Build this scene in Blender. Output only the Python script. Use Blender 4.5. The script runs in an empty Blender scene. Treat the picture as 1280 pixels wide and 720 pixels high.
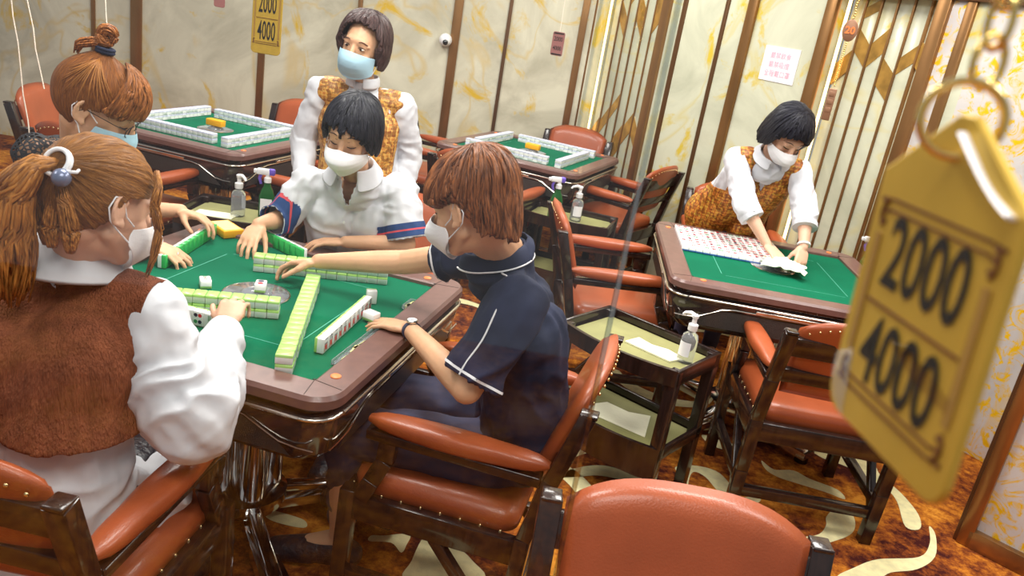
import bpy, bmesh, math, random
from mathutils import Vector, Matrix, noise, Quaternion
random.seed(7)
C = bpy.context.scene.collection
V = Vector
PI = math.pi

# ------------------------------------------------------------------ materials
def mat(name, col, rough=.5, metal=0., bump=0., bscale=60., var=0., vscale=8., coat=0., trans=0., ior=1.45, emis=None, es=0., sss=0., spec=.5, stretch=None, col2=None, uv=False):
    m = bpy.data.materials.new(name); m.use_nodes = True
    nt = m.node_tree; b = nt.nodes['Principled BSDF']
    b.inputs['Base Color'].default_value = (*col, 1); b.inputs['Roughness'].default_value = rough
    b.inputs['Metallic'].default_value = metal; b.inputs['Coat Weight'].default_value = coat
    b.inputs['Coat Roughness'].default_value = .08
    b.inputs['Transmission Weight'].default_value = trans; b.inputs['IOR'].default_value = ior
    b.inputs['Specular IOR Level'].default_value = spec
    if sss: b.inputs['Subsurface Weight'].default_value = sss; b.inputs['Subsurface Radius'].default_value = (.012, .005, .003); b.inputs['Subsurface Scale'].default_value = .6
    if emis: b.inputs['Emission Color'].default_value = (*emis, 1); b.inputs['Emission Strength'].default_value = es
    if var or bump or col2:
        tc = nt.nodes.new('ShaderNodeTexCoord'); src = tc.outputs['UV'] if uv else tc.outputs['Object']
        mp = nt.nodes.new('ShaderNodeMapping'); nt.links.new(src, mp.inputs['Vector'])
        if stretch: mp.inputs['Scale'].default_value = stretch
        if var or col2:
            n = nt.nodes.new('ShaderNodeTexNoise'); n.inputs['Scale'].default_value = vscale; n.inputs['Detail'].default_value = 6
            nt.links.new(mp.outputs[0], n.inputs['Vector'])
            r = nt.nodes.new('ShaderNodeValToRGB')
            c2 = col2 if col2 else tuple(max(0, c * (1 - var)) for c in col)
            c3 = col if col2 else tuple(min(1, c * (1 + var * .6)) for c in col)
            r.color_ramp.elements[0].position = .36; r.color_ramp.elements[0].color = (*c2, 1)
            r.color_ramp.elements[1].position = .64; r.color_ramp.elements[1].color = (*c3, 1)
            nt.links.new(n.outputs['Fac'], r.inputs[0]); nt.links.new(r.outputs[0], b.inputs['Base Color'])
        if bump:
            n2 = nt.nodes.new('ShaderNodeTexNoise'); n2.inputs['Scale'].default_value = bscale; n2.inputs['Detail'].default_value = 2.5
            nt.links.new(mp.outputs[0], n2.inputs['Vector'])
            bp = nt.nodes.new('ShaderNodeBump'); bp.inputs['Strength'].default_value = bump; bp.inputs['Distance'].default_value = .01
            nt.links.new(n2.outputs['Fac'], bp.inputs['Height']); nt.links.new(bp.outputs[0], b.inputs['Normal'])
    return m

def nodes(m):
    nt = m.node_tree
    def N(t, **k):
        n = nt.nodes.new('ShaderNode' + t)
        for a, v in k.items():
            if a.startswith('i_'): n.inputs[a[2:].replace('_', ' ')].default_value = v
            else: setattr(n, a, v)
        return n
    return nt, N, nt.nodes['Principled BSDF'], nt.links.new

M = {}
M['wood'] = mat('dark_wood', (.022, .011, .009), .25, coat=.5, bump=.12, bscale=14, stretch=(6, 6, .6), var=.45, vscale=10)
M['leather'] = mat('leather', (.36, .078, .024), .36, bump=.10, bscale=220, var=.14, vscale=5, coat=.12)
M['nail'] = mat('brass_nail', (.75, .55, .28), .25, 1)
M['chrome'] = mat('chrome', (.78, .77, .75), .12, 1)
M['black'] = mat('black_gloss', (.012, .010, .010), .16, coat=.6)
M['apron'] = mat('table_body', (.035, .022, .020), .18, coat=.8, var=.5, vscale=9)
M['mesh'] = mat('woven_panel', (.045, .038, .033), .35, bump=.8, bscale=350, coat=.3, var=.4, vscale=300)
M['silver'] = mat('silver_trim', (.72, .66, .58), .2, 1)
M['rim'] = mat('table_rim', (.165, .085, .072), .34, var=.10, vscale=30, coat=.15)
M['seam'] = mat('rim_seam', (.03, .015, .012), .5)
M['felt'] = mat('green_felt', (.002, .125, .060), .92, bump=.2, bscale=500, var=.10, vscale=6, spec=.15)
M['line'] = mat('felt_line', (.10, .42, .30), .8)
M['orange'] = mat('orange_button', (.85, .22, .06), .4)
M['dial'] = mat('smoked_dial', (.19, .20, .22), .12, var=.5, vscale=30, coat=1)
M['tile_w'] = mat('tile_white', (.88, .87, .85), .25, coat=.3)
M['tile_g'] = mat('tile_green', (.40, .66, .18), .32, coat=.2)
M['tile_dg'] = mat('tile_dark_green', (.03, .42, .09), .32, coat=.2)
M['tile_blue'] = mat('tile_blue', (.10, .22, .62), .3)
M['tile_b'] = mat('tile_lilac', (.60, .62, .76), .32)
M['ink_r'] = mat('ink_red', (.70, .03, .04), .5); M['ink_k'] = mat('ink_black', (.02, .02, .06), .5); M['ink_g'] = mat('ink_green', (.02, .25, .08), .5)
M['skin'] = mat('skin', (.68, .40, .27), .48, sss=.12, bump=.08, bscale=90, var=.07, vscale=14)
M['skin2'] = mat('skin_warm', (.70, .40, .235), .48, sss=.12, bump=.08, bscale=90, var=.07, vscale=14)
M['cloth_w'] = mat('white_cotton', (.64, .65, .685), .85, bump=.7, bscale=11, spec=.2)
M['navy'] = mat('navy_jersey', (.020, .025, .055), .75, bump=.45, bscale=7, var=.4, vscale=7, spec=.25)
M['trouser'] = mat('dark_trousers', (.045, .050, .095), .75, bump=.5, bscale=10, var=.3, vscale=8, spec=.3)
M['shoe'] = mat('black_shoe', (.012, .014, .022), .45, bump=.6, bscale=60)
M['pipe'] = mat('white_piping', (.8, .8, .82), .6)
M['blueband'] = mat('navy_band', (.015, .05, .17), .7); M['redband'] = mat('red_stripe', (.65, .08, .10), .7)
M['mask_b'] = mat('blue_mask', (.42, .66, .80), .8, spec=.2, bump=.1, bscale=300); M['mask_w'] = mat('white_mask', (.82, .82, .84), .8, spec=.2, bump=.1, bscale=300)
M['lash'] = mat('lash', (.03, .015, .012), .6); M['brow'] = mat('brow', (.12, .06, .04), .8)
M['eyew'] = mat('eye_white', (.8, .78, .75), .2); M['iris'] = mat('iris', (.02, .01, .008), .1)
M['lip'] = mat('lips', (.55, .2, .16), .5)
def hairmat(n, c, c2): return mat(n, c, .38, bump=.9, bscale=7, vscale=7, col2=c2, stretch=(26, 1.2, 1), uv=True, spec=.35)
M['h_black'] = hairmat('black_hair', (.020, .020, .032), (.004, .004, .007))
M['h_dark'] = hairmat('dark_brown_hair', (.105, .055, .050), (.03, .014, .014))
M['h_gold'] = hairmat('golden_brown_hair', (.56, .235, .050), (.16, .052, .012))
M['h_ginger'] = hairmat('ginger_brown_hair', (.47, .165, .035), (.15, .045, .012))
M['h_chest'] = hairmat('chestnut_hair', (.36, .125, .040), (.08, .024, .010))
M['plastic'] = mat('clear_plastic', (.85, .88, .93), .08, trans=.85, ior=1.3)
M['pumpw'] = mat('white_pump', (.85, .85, .86), .35); M['purple'] = mat('purple_trigger', (.16, .10, .55), .35)
M['greenb'] = mat('green_bottle', (.015, .14, .03), .15, trans=.3); M['label'] = mat('white_label', (.82, .80, .84), .6)
M['mat_y'] = mat('olive_tray_mat', (.27, .26, .10), .6, var=.12, vscale=8)
M['paper'] = mat('cream_paper', (.86, .84, .62), .8, bump=.3, bscale=30)
M['towel'] = mat('cream_cloth', (.84, .82, .66), .9, bump=.8, bscale=40)
M['bronze'] = mat('bronze_strip', (.33, .17, .065), .30, .75, var=.25, vscale=6, stretch=(1, 1, .3))
M['bronze_d'] = mat('dark_bronze_strip', (.15, .075, .035), .35, .6)
M['gold'] = mat('gold_plate', (.72, .46, .06), .30, .55, var=.10, vscale=20)
M['gold_tag'] = mat('gold_tag_face', (.62, .40, .055), .38, .35, var=.08, vscale=25)
M['amber'] = mat('amber_glass', (.55, .30, .06), .15, .5, var=.35, vscale=12, coat=.5)
M['led'] = mat('led', (1, .8, .5), .5, emis=(1, .70, .36), es=2.6)
M['camw'] = mat('camera_white', (.85, .85, .85), .3); M['lens'] = mat('camera_lens', (.01, .01, .012), .05, coat=1)
M['tagred'] = mat('mauve_tag', (.30, .12, .11), .5); M['tagbrown'] = mat('brown_tag', (.26, .13, .07), .5)
M['ink'] = mat('sign_ink', (.015, .012, .010), .5); M['inkbrown'] = mat('sign_brown', (.16, .06, .015), .5)
M['inkred'] = mat('notice_ink', (.85, .42, .52), .8)
M['string'] = mat('string', (.80, .70, .58), .6)
M['ring'] = mat('gold_ring', (.85, .62, .22), .18, 1)
M['boxo'] = mat('orange_carton', (.93, .42, .01), .5); M['boxy'] = mat('carton_top', (.72, .66, .28), .5)
M['tape'] = mat('tape', (.80, .80, .84), .25)

# marble walls
def marble(name, base, base2, vein, vscale, thr, vein2=None):
    m = mat(name, base, .22, coat=.25); nt, N, b, L = nodes(m)
    tc = N('TexCoord'); 
    n1 = N('TexNoise', i_Scale=1.5, i_Detail=7., i_Roughness=.6, i_Distortion=1.2); L(tc.outputs['Object'], n1.inputs['Vector'])
    r1 = N('ValToRGB'); r1.color_ramp.elements[0].position = .35; r1.color_ramp.elements[0].color = (*base2, 1)
    r1.color_ramp.elements[1].position = .62; r1.color_ramp.elements[1].color = (*base, 1); L(n1.outputs['Fac'], r1.inputs[0])
    n2 = N('TexNoise', i_Scale=vscale, i_Detail=8., i_Roughness=.62, i_Distortion=1.8); L(tc.outputs['Object'], n2.inputs['Vector'])
    r2 = N('ValToRGB'); e = r2.color_ramp.elements; e[0].position = thr; e[0].color = (0, 0, 0, 1); e[1].position = thr + .10; e[1].color = (1, 1, 1, 1)
    L(n2.outputs['Fac'], r2.inputs[0])
    n3 = N('TexNoise', i_Scale=1.1, i_Detail=3., i_Roughness=.5, i_Distortion=.9)
    mp = N('Mapping'); mp.inputs['Location'].default_value = (7.3, 2.1, 4.4); L(tc.outputs['Object'], mp.inputs['Vector']); L(mp.outputs[0], n3.inputs['Vector'])
    ab = N('Math', operation='SUBTRACT'); ab.inputs[1].default_value = .5; L(n3.outputs['Fac'], ab.inputs[0])
    a2 = N('Math', operation='ABSOLUTE'); L(ab.outputs[0], a2.inputs[0])
    r3 = N('ValToRGB'); e = r3.color_ramp.elements; e[0].position = .0; e[0].color = (.75, .75, .75, 1); e[1].position = .022; e[1].color = (0, 0, 0, 1); L(a2.outputs[0], r3.inputs[0])
    mx = N('Mix', data_type='RGBA'); mx.inputs['B'].default_value = (*vein, 1); L(r1.outputs[0], mx.inputs['A']); L(r2.outputs[0], mx.inputs['Factor'])
    m2 = N('Mix', data_type='RGBA'); m2.inputs['B'].default_value = (*(vein2 or vein), 1); L(mx.outputs['Result'], m2.inputs['A'])
    ml = N('Math', operation='MULTIPLY'); L(r3.outputs[0], ml.inputs[0]); L(n1.outputs['Fac'], ml.inputs[1]); L(ml.outputs[0], m2.inputs['Factor'])
    L(m2.outputs['Result'], b.inputs['Base Color'])
    return m
M['marble'] = marble('onyx_marble', (.70, .67, .52), (.47, .44, .33), (.66, .43, .04), 1.7, .565, (.62, .40, .06))
M['marble2'] = marble('pale_onyx', (.60, .61, .46), (.44, .45, .33), (.60, .45, .05), 1.9, .565, (.58, .48, .14))
M['damask'] = marble('gold_damask', (.60, .57, .55), (.46, .43, .42), (.74, .44, .01), 11., .50)
# carpet
def carpet():
    m = mat('carpet', (.3, .1, .02), .95, spec=.1); nt, N, b, L = nodes(m); tc = N('TexCoord')
    n1 = N('TexNoise', i_Scale=22., i_Detail=8., i_Roughness=.75); L(tc.outputs['Object'], n1.inputs['Vector'])
    n2 = N('TexNoise', i_Scale=2.6, i_Detail=2.); L(tc.outputs['Object'], n2.inputs['Vector'])
    ad = N('Math', operation='ADD'); L(n1.outputs['Fac'], ad.inputs[0]); L(n2.outputs['Fac'], ad.inputs[1])
    r = N('ValToRGB'); e = r.color_ramp.elements; r.color_ramp.interpolation = 'LINEAR'
    e[0].position = .41; e[0].color = (.06, .012, .010, 1); e[1].position = .60; e[1].color = (.74, .31, .04, 1)
    x = e.new(.48); x.color = (.26, .065, .014, 1); y = e.new(.54); y.color = (.52, .17, .02, 1)
    hv = N('Math', operation='MULTIPLY'); hv.inputs[1].default_value = .5; L(ad.outputs[0], hv.inputs[0]); L(hv.outputs[0], r.inputs[0]); L(r.outputs[0], b.inputs['Base Color'])
    n3 = N('TexNoise', i_Scale=400.); L(tc.outputs['Object'], n3.inputs['Vector']); bp = N('Bump', i_Strength=.4, i_Distance=.004); L(n3.outputs['Fac'], bp.inputs['Height']); L(bp.outputs[0], b.inputs['Normal'])
    return m
M['carpet'] = carpet(); M['swirl'] = mat('carpet_cream', (.90, .82, .46), .95, var=.12, vscale=25, bump=.4, bscale=400, spec=.1)
# brocade vest: woven gold squares on red brown
def brocade(name, a, b_, c):
    m = mat(name, a, .5, spec=.5); nt, N, b, L = nodes(m); tc = N('TexCoord')
    br = N('TexBrick', i_Scale=34.); br.offset = 0.; br.inputs['Mortar Size'].default_value = .035; br.inputs['Brick Width'].default_value = .55; br.inputs['Row Height'].default_value = .5
    br.inputs['Color1'].default_value = (*a, 1); br.inputs['Color2'].default_value = (*b_, 1); br.inputs['Mortar'].default_value = (*c, 1)
    mp = N('Mapping'); mp.inputs['Rotation'].default_value = (PI / 2, 0, 0); L(tc.outputs['Object'], mp.inputs['Vector']); L(mp.outputs[0], br.inputs['Vector'])
    n = N('TexNoise', i_Scale=60., i_Detail=4.); L(tc.outputs['Object'], n.inputs['Vector'])
    r = N('ValToRGB'); r.color_ramp.elements[0].position = .45; r.color_ramp.elements[0].color = (.55, .42, .35, 1); r.color_ramp.elements[1].position = .55; r.color_ramp.elements[1].color = (1.25, 1.2, 1.1, 1); L(n.outputs['Fac'], r.inputs[0])
    mx = N('Mix', data_type='RGBA', blend_type='MULTIPLY'); mx.inputs['Factor'].default_value = 1.; L(br.outputs['Color'], mx.inputs['A']); L(r.outputs[0], mx.inputs['B']); L(mx.outputs['Result'], b.inputs['Base Color'])
    bp = N('Bump', i_Strength=.3, i_Distance=.004); L(n.outputs['Fac'], bp.inputs['Height']); L(bp.outputs[0], b.inputs['Normal'])
    return m
M['brocade'] = brocade('gold_brocade', (.52, .27, .05), (.40, .15, .03), (.60, .42, .12))
M['brocade2'] = brocade('red_gold_brocade', (.50, .19, .03), (.44, .28, .04), (.30, .035, .010))
M['knit'] = mat('brown_knit', (.24, .075, .035), .85, bump=1., bscale=30, stretch=(9, 9, 1.2), var=.22, vscale=5, spec=.2)
def lace():
    m = mat('black_lace', (.012, .012, .016), .7); nt, N, b, L = nodes(m); tc = N('TexCoord')
    v = N('TexVoronoi', feature='DISTANCE_TO_EDGE', i_Scale=75.); L(tc.outputs['Object'], v.inputs['Vector'])
    g = N('Math', operation='LESS_THAN'); g.inputs[1].default_value = .17; L(v.outputs['Distance'], g.inputs[0]); L(g.outputs[0], b.inputs['Alpha'])
    return m
M['lace'] = lace()
# acrylic sheet: clear with a faint mirror reflection
def acrylic(name, f, tint):
    m = bpy.data.materials.new(name); m.use_nodes = True; nt = m.node_tree; nt.nodes.clear()
    o = nt.nodes.new('ShaderNodeOutputMaterial'); t = nt.nodes.new('ShaderNodeBsdfTransparent'); t.inputs[0].default_value = (*tint, 1)
    g = nt.nodes.new('ShaderNodeBsdfGlossy'); g.inputs['Roughness'].default_value = .02; mx = nt.nodes.new('ShaderNodeMixShader'); mx.inputs[0].default_value = f
    nt.links.new(t.outputs[0], mx.inputs[1]); nt.links.new(g.outputs[0], mx.inputs[2]); nt.links.new(mx.outputs[0], o.inputs[0]); return m
M['acrylic'] = acrylic('clear_acrylic', .035, (.985, .99, .985)); M['acr_edge'] = acrylic('acrylic_edge', .30, (.80, .84, .80))

# ------------------------------------------------------------------ mesh helper
class G:
    def __init__(s): s.v = []; s.f = []; s.m = []; s.s = []; s.uv = {}
    def add(s, vs, fs, m=0, smooth=True, T=None):
        o = len(s.v); s.v += [tuple(T @ V(p)) if T else tuple(p) for p in vs]
        for f in fs: s.f.append(tuple(i + o for i in f)); s.m.append(m); s.s.append(smooth)
        return s
    def bm(s, bm, m=0, smooth=True, T=None):
        bm.verts.ensure_lookup_table(); bm.verts.index_update()
        s.add([v.co[:] for v in bm.verts], [[v.index for v in f.verts] for f in bm.faces], m, smooth, T); bm.free(); return s
    def box(s, c, d, R=None, bev=0., m=0, seg=2, T=None):
        b = bmesh.new(); bmesh.ops.create_cube(b, size=1.)
        for v in b.verts: v.co = V((v.co.x * d[0], v.co.y * d[1], v.co.z * d[2]))
        if bev: bmesh.ops.bevel(b, geom=list(b.edges), offset=bev, segments=seg, affect='EDGES', profile=.5)
        X = Matrix.Translation(c) @ (R.to_4x4() if R else Matrix())
        return s.bm(b, m, bev > 0, (T @ X) if T else X)
    def beam(s, a, b, w, h, bev=.003, m=0, up=(0, 0, 1), T=None):
        a = V(a); b = V(b); d = b - a; z = d.normalized(); x = V(up).cross(z)
        if x.length < .05: x = V((1, 0, 0)).cross(z)
        x.normalize(); y = z.cross(x)
        return s.box((a + b) / 2, (w, h, d.length), Matrix((x, y, z)).transposed(), bev, m, 2, T)
    def tube(s, pts, r, n=8, m=0, close=False, T=None, flat=1.):
        pts = [V(p) for p in pts]; k = len(pts); R = r if isinstance(r, (list, tuple)) else [r] * k
        vs = []; fs = []; nrm = None
        for i, p in enumerate(pts):
            a = pts[(i - 1) % k] if (i or close) else pts[0]; b = pts[(i + 1) % k] if (i < k - 1 or close) else pts[-1]
            t = (b - a).normalized() if (b - a).length > 1e-9 else V((0, 0, 1))
            if nrm is None:
                nrm = t.cross(V((0, 0, 1))); 
                if nrm.length < .1: nrm = t.cross(V((1, 0, 0)))
            nrm = (nrm - t * nrm.dot(t)).normalized(); bn = t.cross(nrm)
            for j in range(n):
                q = 2 * PI * j / n; vs.append(p + nrm * (math.cos(q) * R[i]) + bn * (math.sin(q) * R[i] * flat))
        for i in range(k if close else k - 1):
            for j in range(n):
                a = i * n + j; b = i * n + (j + 1) % n; c = ((i + 1) % k) * n + (j + 1) % n; d = ((i + 1) % k) * n + j; fs.append((a, b, c, d))
        if not close: fs.append(tuple(range(n))[::-1]); fs.append(tuple((k - 1) * n + j for j in range(n)))
        return s.add(vs, fs, m, True, T)
    def cap(s, a, b, ra, rb, n=16, m=0, T=None):
        a = V(a); b = V(b); d = b - a; L = d.length
        u = d / L if L > 1e-6 else V((0, 0, 1)); pts = []; R = []
        for i in range(5): q = -PI / 2 + (PI / 2) * (i + .25) / 5; pts.append(a + u * ra * math.sin(q)); R.append(ra * math.cos(q))
        pts.append(a); R.append(ra)
        pts.append(a + d * .5 if L > 1e-6 else a + u * 1e-4); R.append((ra + rb) / 2); pts.append(b if L > 1e-6 else b + u * 2e-4); R.append(rb)
        for i in range(5): q = (PI / 2) * (i + .75) / 5; pts.append(b + u * rb * math.sin(q)); R.append(rb * math.cos(q))
        return s.tube(pts, R, n, m, False, T)
    def ell(s, c, r, R=None, m=0, T=None, n=20):
        b = bmesh.new(); bmesh.ops.create_uvsphere(b, u_segments=n, v_segments=n // 2 + 2, radius=1.)
        X = Matrix.Translation(c) @ (R.to_4x4() if R else Matrix()) @ Matrix.Diagonal((r[0], r[1], r[2], 1))
        return s.bm(b, m, True, (T @ X) if T else X)
    def lathe(s, prof, n=24, m=0, c=(0, 0, 0), T=None):
        vs = []; fs = []; k = len(prof)
        for r, z in prof:
            for j in range(n): q = 2 * PI * j / n; vs.append((c[0] + r * math.cos(q), c[1] + r * math.sin(q), c[2] + z))
        for i in range(k - 1):
            for j in range(n): fs.append((i * n + j, i * n + (j + 1) % n, (i + 1) * n + (j + 1) % n, (i + 1) * n + j))
        fs.append(tuple(range(n))[::-1]); fs.append(tuple((k - 1) * n + j for j in range(n)))
        return s.add(vs, fs, m, True, T)
    def prism(s, poly, z0, z1, m=0, T=None, smooth=False):
        k = len(poly); vs = [(x, y, z0) for x, y in poly] + [(x, y, z1) for x, y in poly]
        fs = [tuple(range(k))[::-1], tuple(range(k, 2 * k))] + [(i, (i + 1) % k, k + (i + 1) % k, k + i) for i in range(k)]
        return s.add(vs, fs, m, smooth, T)
    def ringprism(s, loops, m=0, T=None, smooth=True, cap=True):
        """loops: list of (poly2d, z) with equal counts, skinned in order"""
        k = len(loops[0][0]); vs = []; fs = []
        for p, z in loops: vs += [(x, y, z) for x, y in p]
        for i in range(len(loops) - 1):
            for j in range(k): fs.append((i * k + j, i * k + (j + 1) % k, (i + 1) * k + (j + 1) % k, (i + 1) * k + j))
        if cap: fs.append(tuple(range(k))[::-1]); fs.append(tuple((len(loops) - 1) * k + j for j in range(k)))
        return s.add(vs, fs, m, smooth, T)
    def build(s, name, mats, parent=None, angle=45, loc=None):
        me = bpy.data.meshes.new(name); me.from_pydata(s.v, [], s.f); 
        for q in (mats if isinstance(mats, (list, tuple)) else [mats]): me.materials.append(M[q] if isinstance(q, str) else q)
        me.polygons.foreach_set('material_index', s.m); me.polygons.foreach_set('use_smooth', s.s)
        me.update(); me.validate()
        if angle and any(s.s):
            b = bmesh.new(); b.from_mesh(me); la = math.radians(angle)
            for e in b.edges:
                if len(e.link_faces) == 2 and e.calc_face_angle(0) > la: e.smooth = False
            b.to_mesh(me); b.free()
        o = bpy.data.objects.new(name, me); C.objects.link(o)
        if parent: o.parent = parent
        if loc is not None: o.location = loc
        return o

def tag(o, label=None, cat=None, group=None, kind=None):
    if label: o['label'] = label
    if cat: o['category'] = cat
    if group: o['group'] = group
    if kind: o['kind'] = kind
    return o
def thing(name, label, cat, loc=(0, 0, 0), rz=0., group=None):
    o = bpy.data.objects.new(name, None); C.objects.link(o); o.location = loc; o.rotation_euler = (0, 0, rz); o.empty_display_size = .1
    return tag(o, label, cat, group)
def struct(g, name, mats, angle=30, parent=None):
    o = g.build(name, mats, parent, angle)
    if not parent: o['kind'] = 'structure'
    return o
def copy_tree(o, parent=None):
    c = o.copy(); C.objects.link(c); c.parent = parent
    for ch in list(o.children): copy_tree(ch, c)
    return c
def rrect(w, h, r, n=5):
    P = []
    for cx, cy, a in ((w / 2 - r, h / 2 - r, 0), (-w / 2 + r, h / 2 - r, PI / 2), (-w / 2 + r, -h / 2 + r, PI), (w / 2 - r, -h / 2 + r, 1.5 * PI)):
        for i in range(n + 1): q = a + PI / 2 * i / n; P.append((cx + r * math.cos(q), cy + r * math.sin(q)))
    return P
def text_mesh(txt, size, bold=0.0, sx=1.):
    cu = bpy.data.curves.new('t', 'FONT'); cu.body = txt; cu.size = size; cu.align_x = 'CENTER'; cu.align_y = 'CENTER'; cu.offset = bold; cu.resolution_u = 3
    o = bpy.data.objects.new('t', cu); C.objects.link(o); bpy.context.view_layer.update()
    me = bpy.data.meshes.new_from_object(o.evaluated_get(bpy.context.evaluated_depsgraph_get()))
    r = ([(v.co.x * sx, v.co.y, 0) for v in me.vertices], [tuple(p.vertices) for p in me.polygons])
    bpy.data.objects.remove(o); bpy.data.meshes.remove(me); return r
def applied(o, mods):
    """apply modifiers to a mesh object without operators"""
    for t, kw in mods:
        md = o.modifiers.new(t, t)
        for k, v in kw.items(): setattr(md, k, v)
    bpy.context.view_layer.update()
    me = bpy.data.meshes.new_from_object(o.evaluated_get(bpy.context.evaluated_depsgraph_get()))
    old = o.data; o.modifiers.clear(); o.data = me; bpy.data.meshes.remove(old); return o

# ------------------------------------------------------------------ room
floor = G(); floor.add([(-5, -2.2, 0), (5, -2.2, 0), (5, 7.4, 0), (-5, 7.4, 0)], [(0, 1, 2, 3)], 0, False)
SW = [[[0.31,2.77],[0.39,2.84],[0.47,2.88],[0.54,2.88],[0.62,2.84],[0.7,2.83],[0.75,2.79],[0.76,2.73],[0.65,2.78],[0.55,2.8],[0.46,2.8],[0.39,2.77],[0.31,2.74]],[[0.33,2.99],[0.37,2.97],[0.45,3.04],[0.54,3.08],[0.58,3.05],[0.48,3.01],[0.39,2.93],[0.33,2.88]],[[0.8,2.97],[0.9,3.01],[0.99,2.98],[1.03,2.85],[1.03,2.8],[0.96,2.83],[0.92,2.93],[0.87,2.95],[0.83,2.82],[0.83,2.69],[0.8,2.69],[0.77,2.77],[0.81,2.89]],[[0.86,2.67],[0.92,2.75],[1.02,2.8],[1.12,2.85],[1.12,2.81],[1.05,2.76],[0.94,2.69],[0.87,2.66]],[[1.21,3.15],[1.25,3.09],[1.34,3.11],[1.4,3.06],[1.5,3.01],[1.51,2.94],[1.44,2.97],[1.34,3.0],[1.25,3.03],[1.21,3.08]],[[1.14,2.59],[1.23,2.61],[1.31,2.65],[1.36,2.72],[1.38,2.78],[1.44,2.85],[1.5,2.84],[1.49,2.76],[1.44,2.68],[1.33,2.6],[1.24,2.54],[1.18,2.53]],[[1.48,3.35],[1.59,3.37],[1.66,3.35],[1.76,3.29],[1.76,3.2],[1.8,3.07],[1.81,2.92],[1.77,2.81],[1.71,2.81],[1.75,2.99],[1.74,3.09],[1.67,3.16],[1.61,3.23],[1.52,3.27]],[[1.3,2.4],[1.38,2.47],[1.5,2.55],[1.68,2.61],[1.77,2.72],[1.82,2.84],[1.82,2.78],[1.75,2.63],[1.64,2.53],[1.52,2.48],[1.44,2.42]],[[-0.32,2.2],[-0.28,2.21],[-0.2,2.24],[-0.2,2.18],[-0.21,2.14],[-0.25,2.18],[-0.32,2.17]],[[-0.15,2.24],[-0.1,2.25],[-0.03,2.21],[0.02,2.16],[0.06,2.08],[-0.17,2.02],[-0.17,2.11]],[[-0.7,2.24],[-0.64,2.24],[-0.55,2.22],[-0.54,2.18],[-0.65,2.19]],[[-0.73,2.39],[-0.66,2.43],[-0.61,2.44],[-0.6,2.41],[-0.69,2.37],[-0.73,2.36]],[[0.97,3.3],[1.09,3.26],[1.15,3.27],[1.12,3.19],[1.0,3.21]]]
def smooth_poly(P, n=5):
    out = []; k = len(P)
    for i in range(k):
        p0, p1, p2, p3 = [V((*P[(i + j) % k], 0)) for j in (-1, 0, 1, 2)]
        for t in range(n):
            t /= n; q = .5 * ((2 * p1) + (p2 - p0) * t + (2 * p0 - 5 * p1 + 4 * p2 - p3) * t * t + (3 * p1 - p0 - 3 * p2 + p3) * t ** 3); out.append((q.x, q.y))
    return out
def swirl(P, n=5):
    Q = smooth_poly(P, n); b = bmesh.new(); vs = [b.verts.new((x, y, .0015)) for x, y in Q]; f = b.faces.new(vs)
    if f.normal.z < 0: f.normal_flip()
    f.normal_update()
    if f.normal.z < 0: f.normal_flip()
    bmesh.ops.triangulate(b, faces=[f]); floor.bm(b, 1, False)
for P in SW: swirl(P)
rs = random.Random(3)
for cx, cy in [(-1.5, 3.1), (-.9, 3.4), (-.2, 3.3), (.2, 3.8), (-2.4, 3.4), (-.3, 4.2), (.9, 3.9), (1.3, 4.4), (-1.1, 4.4), (.3, 4.7), (-1.9, 2.6), (-1.2, 1.7), (.4, 1.9), (1.0, 2.05), (1.7, 3.7), (-3.2, 3.8), (.9, 1.3), (.1, 2.55), (.62, 3.45), (-.45, 2.75), (-.3, 1.5), (1.0, 3.6), (.9, 5.2), (-3, 5), (-1, 5.6), (2.2, 2.2)]:
    a = rs.uniform(0, 6.28); R_ = rs.uniform(.16, .34); sp = rs.uniform(1.2, 2.4); out = []; inn = []
    for i in range(9):
        t = i / 8; q = a + sp * t; w = .055 * math.sin(PI * min(.98, max(.04, t))) ** .6 + .006
        out.append((cx + (R_ + w) * math.cos(q), cy + (R_ + w) * math.sin(q))); inn.append((cx + (R_ * .97 - w * .3) * math.cos(q), cy + (R_ * .97 - w * .3) * math.sin(q)))
    swirl(out + inn[::-1], 3)
o = struct(floor, 'floor', ['carpet', 'swirl'])

# back wall (straight) and right wall (angled), with flush metal strips
YB = 6.6; ZT = 2.9
def wall_back():
    g = G(); g.box((-2.35, YB + .06, ZT / 2), (5.3, .12, ZT)); struct(g, 'wall_back', 'marble')
    for i, (x, w, m) in enumerate([(-3.67, .03, 'bronze'), (-3.32, .088, 'bronze'), (-2.30, .055, 'bronze'), (-1.54, .035, 'bronze'), (-.773, .07, 'bronze'), (-.37, .028, 'bronze_d'), (.205, .055, 'bronze')]):
        g = G(); g.box((x, YB - .008, ZT / 2), (w, .024, ZT), bev=.003); struct(g, 'trim_%d' % (i + 1), m)
wall_back()
CR = V((.3, 6.6, 0)); DR = V((2.024, -3.015, 0)).normalized(); NR = V((-DR.y * -1, -DR.x, 0)) if False else V((DR.y, -DR.x, 0))
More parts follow.
